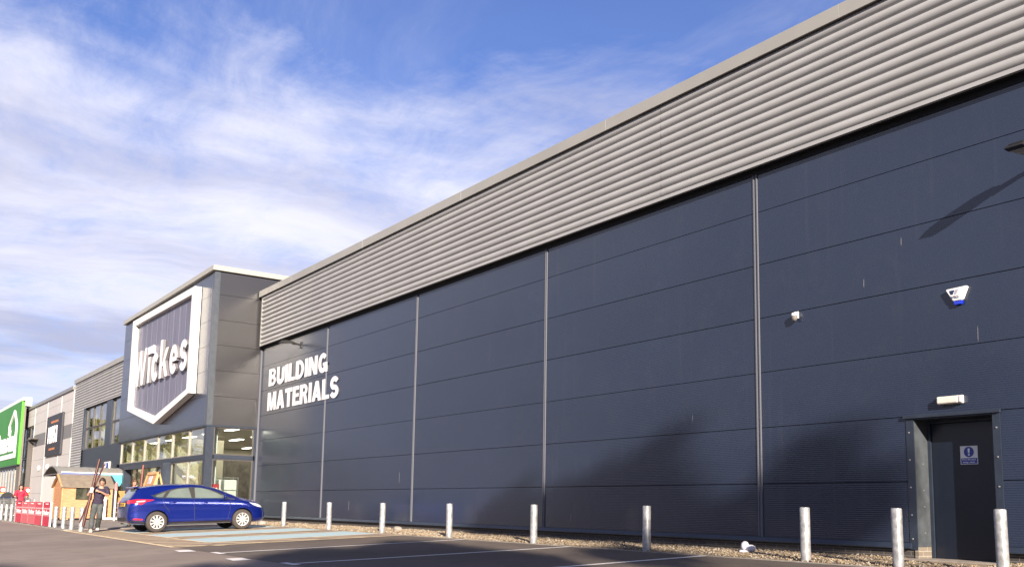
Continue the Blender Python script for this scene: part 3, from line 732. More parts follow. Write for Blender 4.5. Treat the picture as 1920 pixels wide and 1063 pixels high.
mb = MB(); mb.lathe([(0, -.002), (.078, -.002), (.078, 0)], (-7.85, yf-.0005, 2.175), 32, 'y'); mb.box(-7.975, -7.725, yf-.0025, yf-.0005, 1.998, 2.082); mb.build("sign_symbol", M_b, fs)
mb = MB(); y0 = yf-.0045
mb.prism([(-7.866, 2.228), (-7.834, 2.228), (-7.838, 2.158), (-7.862, 2.158)], y0, y0+.0015, fx); mb.lathe([(0, -.0015), (.014, -.0015), (.014, 0)], (-7.85, y0+.0015, 2.133), 16, 'y')
mb.build("sign_symbol", 'letter', fs); mb = MB(); text_mb(mb, "Fire Escape", -7.955, -7.745, 2.044, 2.074, y0, .0015, .012); mb.build("sign_text", 'letter', fs); mb = MB(); text_mb(mb, "keep clear", -7.945, -7.755, 2.004, 2.035, y0, .0015, .012); mb.build("sign_text", 'letter', fs); settle(fs)

def floodlight(x, z, label, flip=1):
    r = empty("floodlight", (x, D, z), 0, label, "floodlight", "black floodlights on the navy wall")
    mb = MB(); mb.box(x-.08, x+.08, D-.03, D, z-.12, z+.12)
    mb.tube([(x, D-.02, z), (x-.02*flip, D-.18, z+.03), (x-.05*flip, D-.34, z+.03)], [.03, .035, .045], 10); mb.build("bracket", 'black', r, smooth=50)
    hd = MB()
    P = [(-.34, .00), (-.20, .05), (.0, .065), (.16, .05), (.22, .0), (.10, -.02), (-.30, -.015)]
    T = lambda a, b, t: (x - .05*flip + t, D-.62 - a*1.0, z + .04 + b - .10*a)
    hd.prism(P, -.13, .13, T); h = hd.build("lamp_head", 'black', r, bevel=.01)
    gl = MB(); gl.box(-.11, .11, -.28, .10, -.024, -.016, T=lambda a, b, c: T(b, c, a)); gl.build("lens", mat("lamp_lens", (.55, .52, .45), .15, coat=.5), h)
    ft = MB(); ft.box(-.1, .1, -.05, .14, .06, .075, T=lambda a, b, c: T(b, c, a)); ft.build("cooling_fins", 'black', h)
    settle(r); return r
M['black'] = mat("black_powdercoat", (.018, .017, .017), .45, var=.2)
floodlight(-6.30, 6.18, "black floodlight on an arm beside the right edge, casting a long shadow")
floodlight(-33.2, 7.10, "black floodlight above the white capitals at the corner by the tower")

# ------------------------------------------------------------------ neighbouring units
M['pgrey'] = mat("pale_grey_panel", (.60, .565, .54), .5, var=.05, vscale=.5)
M['mgrey'] = mat("mid_grey_panel", (.20, .195, .195), .5, var=.08)
un = empty("shop_unit", (-86, 13.0, gz(13)), 0, "pale grey panelled shop unit with a mid grey band", "building")
PX = [-97.8, -91.55, -85.3, -79.2, -74.55]; PZ = [gz(13)-.05, 1.8, 3.2, 4.6, 5.78, 6.77, 7.72, 8.6, 9.25]
mb = MB(); band = MB()
for xa, xb in zip(PX, PX[1:]):
    for za, zb in zip(PZ, PZ[1:]):
        if xb < -91 and za < 7.7: continue
        (band if abs(za-5.78) < .01 else mb).box(xa+.012, xb-.012, 13.0, 13.06, za+.008, zb-.008)
mb.build("wall_panels", 'pgrey', un); band.build("band_panels", 'mgrey', un)
mb = MB()
for x in PX[1:-1]: mb.box(x-.05, x+.05, 12.965, 13.0, gz(13), 9.24)
mb.build("joint_cover", mat("pale_joint", (.62, .57, .54), .5), un)
mb = MB(); mb.box(-91.5, -74.5, 13.07, 20, gz(13)-.1, 9.2); mb.box(-97.8, -91.5, 13.07, 20, 7.73, 9.2); mb.build("wall_core", 'dark', un)
mb = MB(); mb.box(-98, -74.55, 12.88, 20, 9.252, 9.50); mb.build("roof_trim", 'alu', un)
for a, b in ((-97.5, -95.6), (-95.56, -93.6), (-93.56, -91.6)):
    for za, zb in ((gz(13), 2.4), (2.45, 4.9), (4.95, 7.65)): window(a, b, za, zb, 13.05, un, 'frame', .09)
mb = MB(); mb.box(-97.7, -91.5, 16, 16.1, gz(13), 7.7); mb.build("back_wall", 'int_dark', un)
mb = MB(); mb.box(-91.75, -91.5, 12.6, 12.99, gz(12), 6.6); mb.tube([(-91.6, 12.7, 6.4), (-89.4, 12.8, 6.0)], .05); mb.box(-92.0, -88.9, 12.5, 12.95, 6.35, 6.42); mb.build("canopy_post", 'frame', un)
settle(un)
ps = empty("cafe_sign", (-78.6, 13, 4.6), 0, "thick dark grey box sign with tall white letters on the pale unit", "sign")
mb = MB(); mb.box(-84.3, -77.6, 12.84, 12.985, 4.70, 7.85); mb.build("sign_box", mat("charcoal_sign", (.030, .030, .040), .5, var=.1), ps, bevel=.02)
mb = MB(); word_mb(mb, "PAUSA", -83.2, -79.3, 5.68, 6.97, 12.81, .028, .42); mb.build("lettering", 'letter', ps)
mb = MB(); rnd = random.Random(2)
for z0, x0, x1 in ((7.22, -82.3, -79.2), (5.12, -82.5, -80.0)):
    x = x0
    while x < x1: w = rnd.uniform(.16, .26); mb.box(x, x+w, 12.825, 12.838, z0, z0+.17); x += w+.07
mb.build("small_lettering", mat("orange_letter", (.45, .16, .06), .5), ps); settle(ps)
for x, lab in ((-87.3, "left one of two round white lamps low on the pale grey unit"), (-83.2, "right one of two round white lamps low on the pale grey unit")):
    r = empty("wall_lamp", (x, 13, 3.7), 0, lab, "lamp", "round white wall lamps")
    mb = MB(); mb.lathe([(0, -.16), (.16, -.14), (.22, -.06), (.22, 0)], (x, 12.985, 3.88), 16, 'y'); mb.build("lamp_shade", 'white', r, smooth=60)
    mb = MB(); mb.box(x-.1, x+.1, 12.96, 12.997, 3.7, 4.06); mb.build("lamp_bracket", 'alu', r); settle(r)
gu = empty("green_shop_unit", (-95, 12.6, gz(12.6)), 0, "shop unit at the far left with a white roof box and timber finned glazing", "building")
mb = MB(); mb.box(-125, -84.5, 11.02, 11.66, 9.15, 9.40); mb.box(-125, -84.5, 11.215, 11.66, 8.72, 9.15); mb.build("roof_trim", 'white', gu)
mb = MB(); mb.box(-125, -84.8, 11.21, 11.34, 4.1, 8.7); mb.box(-86.6, -84.8, 11.21, 11.34, gz(12), 4.1); mb.build("front_wall", mat("taupe_panel", (.20, .17, .145), .55, var=.1), gu)
mb = MB(); mb.box(-93.9, -92.0, 12.82, 12.88, 4.0, 7.4); mb.build("green_strip", M_gl := mat("bright_green", (.10, .45, .025), .5), gu)
x = -122
while x < -87: window(x, x+1.7, gz(12), 3.9, 11.45, gu, 'frame_l', .12); x += 1.74
mb = MB(); mb.box(-123, -97.9, 15, 15.1, gz(12), 4.1); mb.build("back_wall", 'int_dark', gu)
mb = MB(); mb.box(-123, -86.6, 11.36, 11.6, 3.92, 4.09); mb.build("fascia", 'frame', gu); settle(gu)
gs = empty("green_sign", (-95, 11.6, 4.1), 0, "large green box sign with white lettering and a white house outline", "sign")
mb = MB(); mb.box(-108, -84.86, 11.0, 11.2, 4.06, 9.14); mb.build("sign_box", mat("sign_green", (.035, .26, .025), .5, var=.06, vscale=.4), gs)
mb = MB(); mb.box(-84.855, -84.80, 11.0, 11.2, 4.06, 9.14); mb.build("sign_edge", M_gl, gs)
mb = MB(); text_mb(mb, "Dunelm", -98.4, -87.0, 5.2, 7.05, 10.95, .045, .02); mb.build("lettering", 'letter', gs)
mb = MB()
H = [(-90.4, 6.6), (-90.4, 7.45), (-88.0, 8.5), (-86.4, 7.35), (-86.4, 5.0)]
for a, b in zip(H, H[1:]): mb.tube([(a[0], 10.97, a[1]), (b[0], 10.97, b[1])], .11, 6)
mb.box(-99.5, -86.3, 10.95, 10.995, 4.62, 5.02); mb.build("house_outline", 'letter', gs); settle(gs)
for r in (gu, gs): r.scale = (1.115,)*3; r.location = Vector(r.location)*1.115 + Vector((0, 0, 1.22))*(1-1.115)   # drawn up at 1:1.115

# ------------------------------------------------------------------ bollards
def bollard_mesh():
    mb = MB(); mb.lathe([(.0, .80), (.055, .80), (.072, .793), (.076, .78), (.076, -.05)], (0, 0, 0), 24); b = mb.build("bollard", 'galv', None, smooth=50)
    return b
b0 = bollard_mesh()
wall_b = [(-30.75, 12.10, "galvanised bollard in the gravel just right of the blue car's bonnet"), (-27.05, 12.08, "galvanised bollard second along from the blue car's bonnet"),
  (-23.55, 12.08, "galvanised bollard at the gravel edge beside the last cream bay line"), (-20.05, 12.10, "galvanised bollard just right of the orange litter"),
  (-16.55, 12.08, "galvanised bollard in front of the joint near the middle of the navy wall"), (-13.05, 12.08, "galvanised bollard midway between the centre joint and the white bag"),
  (-9.55, 12.12, "galvanised bollard between the white bag and the fire door"), (-8.0, 12.15, "galvanised bollard just left of the fire door recess"), (-6.54, 12.18, "stained galvanised bollard hiding the right jamb of the fire door")]
row_b = [(-37.94, 6.31, "white topped steel bollard directly right of the red hoarding"), (-36.42, 6.32, "second steel bollard to the right of the red hoarding"), (-34.98, 6.33, "third steel bollard to the right of the red hoarding"), (-33.35, 6.32, "steel bollard right behind the feet of the carried brown posts"),
  (-47.6, 6.3, "steel bollard touching the left end of the red hoarding"), (-49.1, 6.3, "second steel bollard left of the red hoarding, before the trolleys"), (-50.7, 6.3, "third steel bollard left of the red hoarding, before the trolleys"), (-52.4, 6.3, "furthest left steel bollard beside the trolley wheels")]
first = True
for lst, grp, sc_ in ((wall_b, "bollards along the foot of the navy wall", 1.0), (row_b, "bollards along the pavement by the entrance", .96)):
    for x, y, lab in lst:
        p = b0 if first else b0.copy()
        if not first: C.objects.link(p)
        first = False
        p.location = (x, y, gz(y)+(.03 if "wall" in grp else 0)); p.scale = (1, 1, sc_)
        p.rotation_euler = (random.uniform(-.012, .012), random.uniform(-.008, .008), random.uniform(0, 6)); tag(p, lab, "bollard", grp)

# ------------------------------------------------------------------ litter by the wall
def litter(name, label, cat, c, r, m, seed, jit=.18, sub=2):
    mb = MB(); mb.blob(c, r, seed, sub, jit=jit); return tag(mb.build(name, m, None, smooth=60), label, cat)
M['bagw'] = mat("white_plastic_bag", (.70, .68, .74), .45, var=.15, vscale=14, bump=.4, bscale=20)
mb = MB(); mb.blob((-11.47, 12.93, .64), (.075, .07, .085), 3, 3, jit=.05); mb.blob((-11.38, 12.96, .60), (.10, .08, .07), 4, 3, jit=.06); mb.blob((-11.44, 12.85, .55), (.10, .06, .025), 5, 2, jit=.25)
tag(mb.build("plastic_bag", 'bagw', None, smooth=70), "crumpled white plastic bag on the gravel against the brick plinth", "bag")
litter("stone", "pale stone on the gravel beside the bay with cream lines", "stone", (-24.4, 13.0, .57), (.17, .12, .10), 'kerb', 8, .16)
litter("stone", "pale stone on the gravel in front of the blue car", "stone", (-33.3, 12.3, .53), (.22, .16, .12), 'kerb', 11, .16)
mb = MB(); mb.lathe([(.0, 0), (.05, .0), (.058, .02), (.06, .10), (.052, .10), (.05, .02)], (0, 0, 0), 14, 'x'); o = mb.build("paper_cup", mat("orange_card", (.62, .22, .03), .5), None, smooth=40)
o.location = (-21.3, 12.75, .58); o.rotation_euler = (0, .1, .5); tag(o, "crushed orange paper cup lying on the gravel left of a bollard", "cup")

# ------------------------------------------------------------------ blue hatchback
M['carpaint'] = mat("blue_metallic_paint", (.004, .019, .25), .24, .55, coat=1.0)
M['carpaint'].node_tree.nodes['Principled BSDF'].inputs['Coat Roughness'].default_value = .11
M['plastic'] = mat("black_plastic", (.030, .028, .026), .55, var=.15)
M['carglass'] = mat("glass_reflection_tone", (.15, .18, .155), .04, coat=.8, var=.25, vscale=1.2)  # pale green reflection is put into the opaque base colour
M['tyre'] = mat("tyre_rubber", (.055, .045, .038), .8, var=.2, vscale=20)
M['alloy'] = mat("silver_alloy", (.78, .76, .74), .3, .5)
M['chrome'] = mat("chrome_trim", (.85, .83, .80), .12, 1.0)
M['redlamp'] = mat("red_lamp_plastic", (.62, .015, .03), .12, coat=1.0)
M['clearlamp'] = mat("clear_lamp_plastic", (.72, .72, .72), .1, coat=1.0)
def interp(tab, s):
    for (a, va), (b, vb) in zip(tab, tab[1:]):
        if a <= s <= b:
            t = (s-a)/(b-a); return va + (vb-va)*t
    return tab[-1][1] if s > tab[-1][0] else tab[0][1]
T_top = [(0, .60), (.03, .93), (.09, 1.02), (.22, 1.20), (.33, 1.345), (.42, 1.375), (.7, 1.42), (1.2, 1.462), (1.75, 1.478), (2.2, 1.455), (2.6, 1.375), (3.0, 1.215), (3.3, 1.075), (3.48, 1.0), (3.8, .945), (4.08, .85), (4.26, .73), (4.36, .52)]
T_belt = [(0, .56), (.04, .84), (.15, .95), (.35, 1.02), (.8, 1.02), (1.4, .995), (2.2, .965), (3.0, .94), (3.48, .915), (3.8, .86), (4.08, .77), (4.26, .66), (4.36, .48)]
T_w = [(0, .66), (.05, .76), (.2, .85), (.5, .895), (.83, .912), (1.5, .90), (2.3, .90), (3.0, .905), (3.48, .91), (3.8, .88), (4.08, .80), (4.26, .66), (4.36, .48)]
T_r = [(0, .50), (.09, .58), (.22, .55), (.33, .53), (.7, .575), (1.2, .60), (1.8, .605), (2.4, .59), (3.0, .60), (3.3, .64), (3.48, .66), (3.8, .62), (4.08, .55), (4.26, .45), (4.36, .36)]
T_zb = [(0, .34), (.08, .27), (.4, .22), (1.2, .20), (3.2, .20), (4.0, .20), (4.25, .22), (4.36, .32)]
def car_body_mesh():
    S = [0, .03, .07, .15, .24, .33, .40, .55, .83, 1.1, 1.45, 1.8, 2.15, 2.5, 2.8, 3.1, 3.3, 3.45, 3.6, 3.85, 4.05, 4.2, 4.3, 4.36]
    verts = []; n = 0
    for s in S:
        top, be, w, r, zb = (interp(t, s) for t in (T_top, T_belt, T_w, T_r, T_zb))
        h = top-be
        half = [(0, zb), (w*.82, zb), (w*.965, zb+.06), (w*.992, zb+.15), (w*.972, zb+(be-zb)*.55), (w*.995, be-.13), (w*.945, be-.015), (w*.925-.01, be+.02*min(1, h/.2)),
                (w*.90+(r-w*.90)*.5, be+h*.5), (r+.03, top-.16*h), (r-.06, top-.045*h), (r*.5, top-.008*h), (0, top)]
        ring = half + [(-a, b) for a, b in reversed(half[1:-1])]
        n = len(ring); verts += [(a, s, b) for a, b in ring]
    faces = []
    for k in range(len(S)-1):
        for j in range(n):
            q = (j+1) % n; faces.append((k*n+j, k*n+q, (k+1)*n+q, (k+1)*n+j))
    faces.append(tuple(range(n-1, -1, -1))); faces.append(tuple((len(S)-1)*n+j for j in range(n)))
    me = bpy.data.meshes.new("body"); me.from_pydata(verts, [], faces)
    bm = bmesh.new(); bm.from_mesh(me); bmesh.ops.recalc_face_normals(bm, faces=bm.faces); bm.to_mesh(me); bm.free()
    return me
def make_car(loc, rx):
    root = empty("parked_car", loc, 0, "shiny dark blue five door hatchback parked nose to the wall in a blue bay", "car")
    root.rotation_euler.x = rx
    me = car_body_mesh(); me.materials.append(M['carpaint']); me.materials.append(M['plastic'])
    o = bpy.data.objects.new("body", me); C.objects.link(o)
    md = o.modifiers.new("s", 'SUBSURF'); md.levels = 3; md.render_levels = 3
    smooth = evaluated(o); bvh = BVHTree.FromPolygons([v.co for v in smooth.vertices], [tuple(p.vertices) for p in smooth.polygons])
    cutters = []
    for s in (.83, 3.478):
        for sx in (-1, 1):
            mb = MB(); mb.lathe([(0, sx*.58), (.352, sx*.58), (.352, sx*1.2), (0, sx*1.2)], (0, s, .325), 40, 'x')
            c = mb.build("cut", 'plastic'); cutters.append(c)
            bo = o.modifiers.new("b", 'BOOLEAN'); bo.operation = 'DIFFERENCE'; bo.object = c; bo.solver = 'EXACT'; bo.material_mode = 'TRANSFER'
    final = evaluated(o); o.modifiers.clear(); o.data = final; final.name = "body"
    for c in cutters: bpy.data.objects.remove(c)
    final.polygons.foreach_set('use_smooth', [True]*len(final.polygons)); final.set_sharp_from_angle(angle=R(35))
    o.parent = root
    def patch(name, poly, m, mode='R', off=.006, parent=root, grid=.05):
        bm = bmesh.new(); f = bm.faces.new([bm.verts.new((a, b, 0)) for a, b in poly])
        for ax in (0, 1):
            lo = min(p[ax] for p in poly); hi = max(p[ax] for p in poly); v = lo+grid
            while v < hi:
                bmesh.ops.bisect_plane(bm, geom=bm.verts[:]+bm.edges[:]+bm.faces[:], plane_co=((v, 0, 0), (0, v, 0))[ax], plane_no=((1, 0, 0), (0, 1, 0))[ax]); v += grid
        for v in bm.verts:
            a, b = v.co.x, v.co.y
            if mode in 'RL': sg = 1 if mode == 'R' else -1; og, dr = Vector((2*sg, a, b)), Vector((-sg, 0, 0))
            elif mode == 'B': og, dr = Vector((a, -1, b)), Vector((0, 1, 0))
            elif mode == 'F': og, dr = Vector((a, 6, b)), Vector((0, -1, 0))
            hit, nrm, _, _ = bvh.ray_cast(og, dr)
            if hit is None:
                hit, nrm, _, _ = bvh.find_nearest(og + dr*(1.15 if mode in 'RL' else 1.2))
            if nrm.dot(dr) > 0: nrm = -nrm
            v.co = hit + nrm*off
        ex = bmesh.ops.extrude_face_region(bm, geom=bm.faces[:])
        for e in ex['geom']:
            if isinstance(e, bmesh.types.BMVert):
                d = Vector((-1 if mode == 'R' else 1 if mode == 'L' else 0, 1 if mode == 'B' else -1 if mode == 'F' else 0, 0)); e.co += d*.012
        bmesh.ops.recalc_face_normals(bm, faces=bm.faces)
        me = bpy.data.meshes.new(name); bm.to_mesh(me); bm.free(); me.materials.append(M[m]); me.polygons.foreach_set('use_smooth', [True]*len(me.polygons)); me.set_sharp_from_angle(angle=R(40))
        p = bpy.data.objects.new(name, me); C.objects.link(p); p.parent = parent; return p
    def band(pts, w):
        up = []; dn = []
        for k, p in enumerate(pts):
            a = Vector(pts[max(k-1, 0)]); b = Vector(pts[min(k+1, len(pts)-1)]); d = (b-a).normalized(); nn = Vector((-d.y, d.x))*w/2
            up.append(tuple(Vector(p)+nn)); dn.append(tuple(Vector(p)-nn))
        return up + dn[::-1]
    for sd in ('R', 'L'):
        patch("window_surround", [(.70, 1.115), (1.05, 1.235), (1.3, 1.30), (1.6, 1.345), (1.9, 1.36), (2.2, 1.345), (2.5, 1.285), (2.8, 1.17), (3.08, 1.01), (3.12, .975), (2.0, .995), (1.0, 1.03), (.80, 1.045)], 'plastic', sd, .003)
        patch("quarter_window", [(.79, 1.10), (1.03, 1.19), (1.12, 1.21), (1.00, 1.055), (.84, 1.065)], 'carglass', sd, .008)
        patch("rear_window", [(1.10, 1.05), (1.27, 1.25), (1.5, 1.305), (1.82, 1.335), (1.88, 1.02)], 'carglass', sd, .008)
        patch("front_window", [(2.01, 1.335), (2.22, 1.32), (2.48, 1.255), (2.72, 1.15), (2.92, 1.04), (2.92, .995), (1.99, 1.015)], 'carglass', sd, .008)
        patch("chrome_trim", band([(.68, 1.13), (.76, 1.06), (.86, 1.035), (1.3, 1.018), (1.9, .998), (2.6, .982), (3.25, .955)], .036), 'chrome', sd, .010)
        tl = patch("tail_light", [(.10, .90), (.13, .99), (.30, 1.01), (.50, 1.0), (.76, .985), (.62, .945), (.50, .925), (.42, .865), (.34, .84), (.26, .885)], 'redlamp', sd, .010)
        patch("light_lens", [(.22, .925), (.26, .955), (.5, .965), (.44, .93)], 'clearlamp', sd, .014, tl)
        patch("bumper_reflector", [(.14, .40), (.17, .445), (.42, .42), (.42, .385)], 'redlamp', sd, .008)
        patch("lower_bumper", [(.05, .29), (.06, .385), (.40, .36), (.47, .30), (.46, .245), (.25, .24)], 'plastic', sd, .005)
        patch("sill", [(1.20, .215), (1.22, .305), (3.08, .305), (3.1, .215)], 'plastic', sd, .006)
        patch("door_seam", band([(1.96, .31), (1.955, .98)], .010), 'plastic', sd, .002); patch("door_seam", band([(3.0, .31), (3.07, .6), (3.09, .93)], .010), 'plastic', sd, .002)
        patch("door_seam", band([(1.20, .62), (1.04, .82), (1.0, 1.02)], .010), 'plastic', sd, .002)
        patch("headlight", [(3.70, .845), (4.0, .79), (4.16, .72), (4.18, .66), (4.0, .70), (3.85, .755)], 'clearlamp', sd, .006)
        sg = 1 if sd == 'R' else -1
        for s, h in ((1.30, .905), (2.27, .875)):
            hit, nrm, _, _ = bvh.ray_cast(Vector((2*sg, s, h)), Vector((-sg, 0, 0)))
            mb = MB(); mb.tube([(hit.x-.01*sg, s-.1, h), (hit.x+.035*sg, s-.085, h+.005), (hit.x+.038*sg, s+.085, h), (hit.x-.01*sg, s+.1, h-.005)], .016, 8); mb.build("door_handle", 'carpaint', root, smooth=60)
        mb = MB(); mb.blob((.995*sg, 2.86, 1.045), (.105, .055, .075), 4, 3, jit=0); mb.tube([(.86*sg, 2.9, .99), (.95*sg, 2.87, 1.02)], .03, 8); mr = mb.build("wing_mirror", 'carpaint', root, smooth=60)
        mb = MB(); mb.box(.915*sg, 1.08*sg, 2.797, 2.803, .995, 1.095); mb.build("mirror_glass", 'chrome', mr)
        for s in (.83, 3.478):
            w = empty("wheel", (.80*sg, s, .318)); w.parent = root
            mb = MB(); mb.lathe([(.205, -.10), (.25, -.115), (.295, -.11), (.316, -.085), (.318, 0), (.316, .065), (.30, .09), (.255, .10), (.21, .095), (.205, .06), (.205, -.10)], (0, 0, 0), 40, 'x')
            mb.build("tyre", 'tyre', w, smooth=50)
            mb = MB(); mb.lathe([(.212, .085), (.205, .098), (.19, .095), (.185, .06), (.19, -.08)], (0, 0, 0), 40, 'x')
            for k in range(10):
                th = 2*math.pi*k/10
                T = lambda x, y, z, th=th: (x, y*math.cos(th)-z*math.sin(th), y*math.sin(th)+z*math.cos(th))
                pr = [(-.019, .03), (.019, .03), (.026, .195), (-.026, .195)]
                mb.prism(pr, .068, .090, lambda a, b, t, T=T: T(t, a, b))
            mb.lathe([(0, .105), (.03, .104), (.05, .095), (.055, .06)], (0, 0, 0), 20, 'x')
            mb.build("rim", 'alloy', w, smooth=35)
            mb = MB(); mb.lathe([(0, .03), (.188, .03), (.188, -.09), (0, -.09)], (0, 0, 0), 24, 'x'); mb.build("brake_disc", 'plastic', w)
            if sg < 0: w.rotation_euler.z = math.pi
    patch("rear_screen", [(-.50, 1.04), (-.40, 1.315), (.40, 1.315), (.50, 1.04)], 'carglass', 'B', .008)
    patch("windscreen", [(-.62, 1.06), (-.50, 1.40), (.50, 1.40), (.62, 1.06)], 'carglass', 'F', .008)
    pl = patch("number_plate", [(-.26, .80), (-.26, .905), (.26, .905), (.26, .80)], 'plate', 'B', .012)
    for k, s in enumerate((-.2, -.13, -.06, .06, .13, .2)): patch("plate_character", [(s-.02, .825), (s-.02, .88), (s+.02, .88), (s+.02, .825)], 'plastic', 'B', .015, pl)
    patch("tail_light", [(-.70, .87), (-.66, .985), (-.46, .975), (-.48, .89)], 'redlamp', 'B', .010); patch("tail_light", [(.70, .87), (.66, .985), (.46, .975), (.48, .89)], 'redlamp', 'B', .010)
    patch("lower_bumper", [(-.60, .36), (-.60, .46), (.60, .46), (.60, .36)], 'plastic', 'B', .006)
    mb = MB(); mb.prism([(.20, 1.365), (.31, 1.355), (.42, 1.385), (.40, 1.40), (.22, 1.385)], -.50, .50, lambda a, b, t: (t, a, b)); mb.build("spoiler", 'carpaint', root, bevel=.008)
    mb = MB(); mb.tube([(-.4, .06, .24), (-.4, .30, .24)], .03, 10); mb.build("exhaust", 'chrome', root)
    return root
M['plate'] = mat("yellow_plate", (.75, .42, .02), .4)
CARX, CARY = -31.08, 7.04
make_car((CARX, CARY, gz(CARY)+.004), math.atan(.04))

# ------------------------------------------------------------------ garden shed, canopy shelter and goods outside the entrance
M['pine'] = mat("pine_shiplap", (.62, .29, .135), .7, var=.25, vscale=3, stretch=(1, 1, 7))
M['pine_end'] = mat("pine_edge", (.60, .35, .15), .7, var=.2, vscale=4)
M['felt'] = mat("roof_felt", (.27, .215, .16), .9, var=.2, vscale=4, bump=.4)
sd = empty("garden_shed", (-48.05, 9.07, gz(8)+.02), 0, "small pine garden shed with a felt roof standing behind the bollards", "shed")
zs = gz(9)+.04; ze, zr = 1.88, 2.40
xa, xb, ya, yb = -49.1, -47.0, 8.02, 10.12
mb = MB(); z = zs+.06
while z < ze-.02:
    z1 = min(ze, z+.118)
    for (x0, x1, y0, y1, nx, ny) in ((xb-.03, xb, ya, yb, 1, 0), (xa, xa+.03, ya, yb, -1, 0), (xa, xb, ya, ya+.03, 0, -1), (xa, xb, yb-.03, yb, 0, 1)):
        if nx: 
            P = [(x0 if nx > 0 else x1, z), (x1+.014 if nx > 0 else x0-.014, z), (x1+.002 if nx > 0 else x0-.002, z1), (x0 if nx > 0 else x1, z1)]
            spans = [(y0, y1)]
            if nx > 0 and z1 > 1.30: spans = [(y0, 8.58), (9.28, y1)]
            for q0, q1 in spans: mb.prism(P, q0, q1, lambda a, b, t: (a, t, b))
        else:
            P = [(y1 if ny < 0 else y0, z), (y0-.014 if ny < 0 else y1+.014, z), (y0-.002 if ny < 0 else y1+.002, z1), (y1 if ny < 0 else y0, z1)]
            mb.prism(P, x0, x1, lambda a, b, t: (t, a, b))
    z = z1
mb.prism([(xa, ze), (xb, ze), ((xa+xb)/2, zr-.03)], ya, ya+.03, lambda a, b, t: (a, t, b)); mb.prism([(xa, ze), (xb, ze), ((xa+xb)/2, zr-.03)], yb-.03, yb, lambda a, b, t: (a, t, b))
mb.build("shed_wall", 'pine', sd)
mb = MB()
for x, y in ((xb, ya), (xb, yb), (xa, ya), (xa, yb)): mb.box(x-.03, x+.03, y-.03, y+.03, zs, ze)
mb.build("corner_batten", 'pine_end', sd)
for s in (-1, 1): MB().tube([((xa+xb)/2+s*1.16, ya-.07, ze-.03), ((xa+xb)/2, ya-.07, zr+.03)], .05, 4).build("barge_board", 'pine_end', sd)
mb = MB(); xm = (xa+xb)/2
mb.prism([(xa-.12, ze-.05), (xm, zr), (xb+.12, ze-.05), (xb+.12, ze-.015), (xm, zr+.035), (xa-.12, ze-.015)], ya-.12, yb+.12, lambda a, b, t: (a, t, b)); mb.build("roof", 'felt', sd)
mb = MB(); mb.box(xb-.035, xb-.02, 8.58, 9.28, 1.30, ze); mb.build("shed_window", mat("shed_glazing", (.045, .05, .03), .05, coat=.8, var=.6, vscale=4), sd)
mb = MB(); mb.box(xa+.05, xb-.05, ya+.05, yb-.05, zs, ze); mb.build("shed_lining", 'dark', sd)
mb = MB()
for y in (8.3, 9.0, 9.8): mb.box(xa, xb, y-.04, y+.04, gz(9)+.02, zs+.06)
mb.build("bearer", 'pine_end', sd); settle(sd)
def leaning(name, label, cat, x, y0, y1, z0, z1, m, lean=.25, th=.05):
    mb = MB(); mb.prism([(x, z0), (x+th, z0), (x-lean+th, z1), (x-lean, z1)], y0, y1, lambda a, b, t: (a, t, b)); return tag(mb.build(name, m), label, cat)
fr = empty("door_frame_blank", (-46.6, 9.9, .4), 0, "white frame blank leaning on the right part of the shed wall", "frame")
mb = MB(); mb.box(-46.72, -46.66, 9.72, 9.84, gz(9.8)+.03, 1.42); mb.box(-46.72, -46.66, 9.84, 10.36, gz(9.8)+.03, .50); mb.build("frame_leg", 'white', fr); settle(fr)
tag(MB().box(-46.5, -46.42, 9.42, 9.60, gz(9.5)+.03, 1.46).build("timber_post", mat("dark_timber", (.14, .05, .035), .6, var=.2), None), "dark brown timber post standing against the shed behind the man in jeans", "post")
pk = tag(MB().box(-48.6, -47.9, 10.62, 11.08, gz(10.8)+.02, 1.74).build("timber_pack", mat("ochre_board", (.36, .23, .07), .7, var=.2), None, bevel=.01), "ochre brown upright pack of boards between the shed and the navy entrance post", "boards")
for k in range(8):
    mb = MB(); mb.blob((0, 0, 0), (.32, .19, .058), 20+k, 3, jit=.04); b = mb.build("compost_bag", M_cb if k else (M_cb := mat("bag_plastic", (.62, .56, .56), .45, var=.4, vscale=5)), None, smooth=60)
    b.location = (-44.0 + .02*math.sin(k*2), 9.92 + .02*math.cos(k*3), gz(9.9)+.07 + k*.099); b.rotation_euler.z = .1*math.sin(k*5)
    tag(b, ("topmost" if k == 7 else "lowest" if k == 0 else "%s from the bottom" % ("second third fourth fifth sixth seventh".split()[k-1])) + " of the pale plastic bags stacked behind the car's boot", "bag", "stacked pale bags")
rl = empty("wrapped_roll", (-44.0, 9.70, gz(9.7)), 0, "pink and white wrapped roll standing upright beside the shed roof end", "roll")
mb = MB(); mb.lathe([(0, 0), (.045, 0), (.05, .5), (.05, 1.3), (0, 1.3)], (-44.1, 9.66, gz(9.7)+.02), 12); mb.build("roll_sleeve", mat("white_sleeve", (.62, .54, .50), .5), rl, smooth=50)
mb = MB(); mb.lathe([(.0, 0), (.07, .02), (.075, .3), (.03, .36), (0, .36)], (-44.1, 9.66, gz(9.7)+1.31), 12); mb.build("roll_top", mat("pink_wrap", (.62, .20, .20), .5, var=.3), rl, smooth=50); settle(rl)
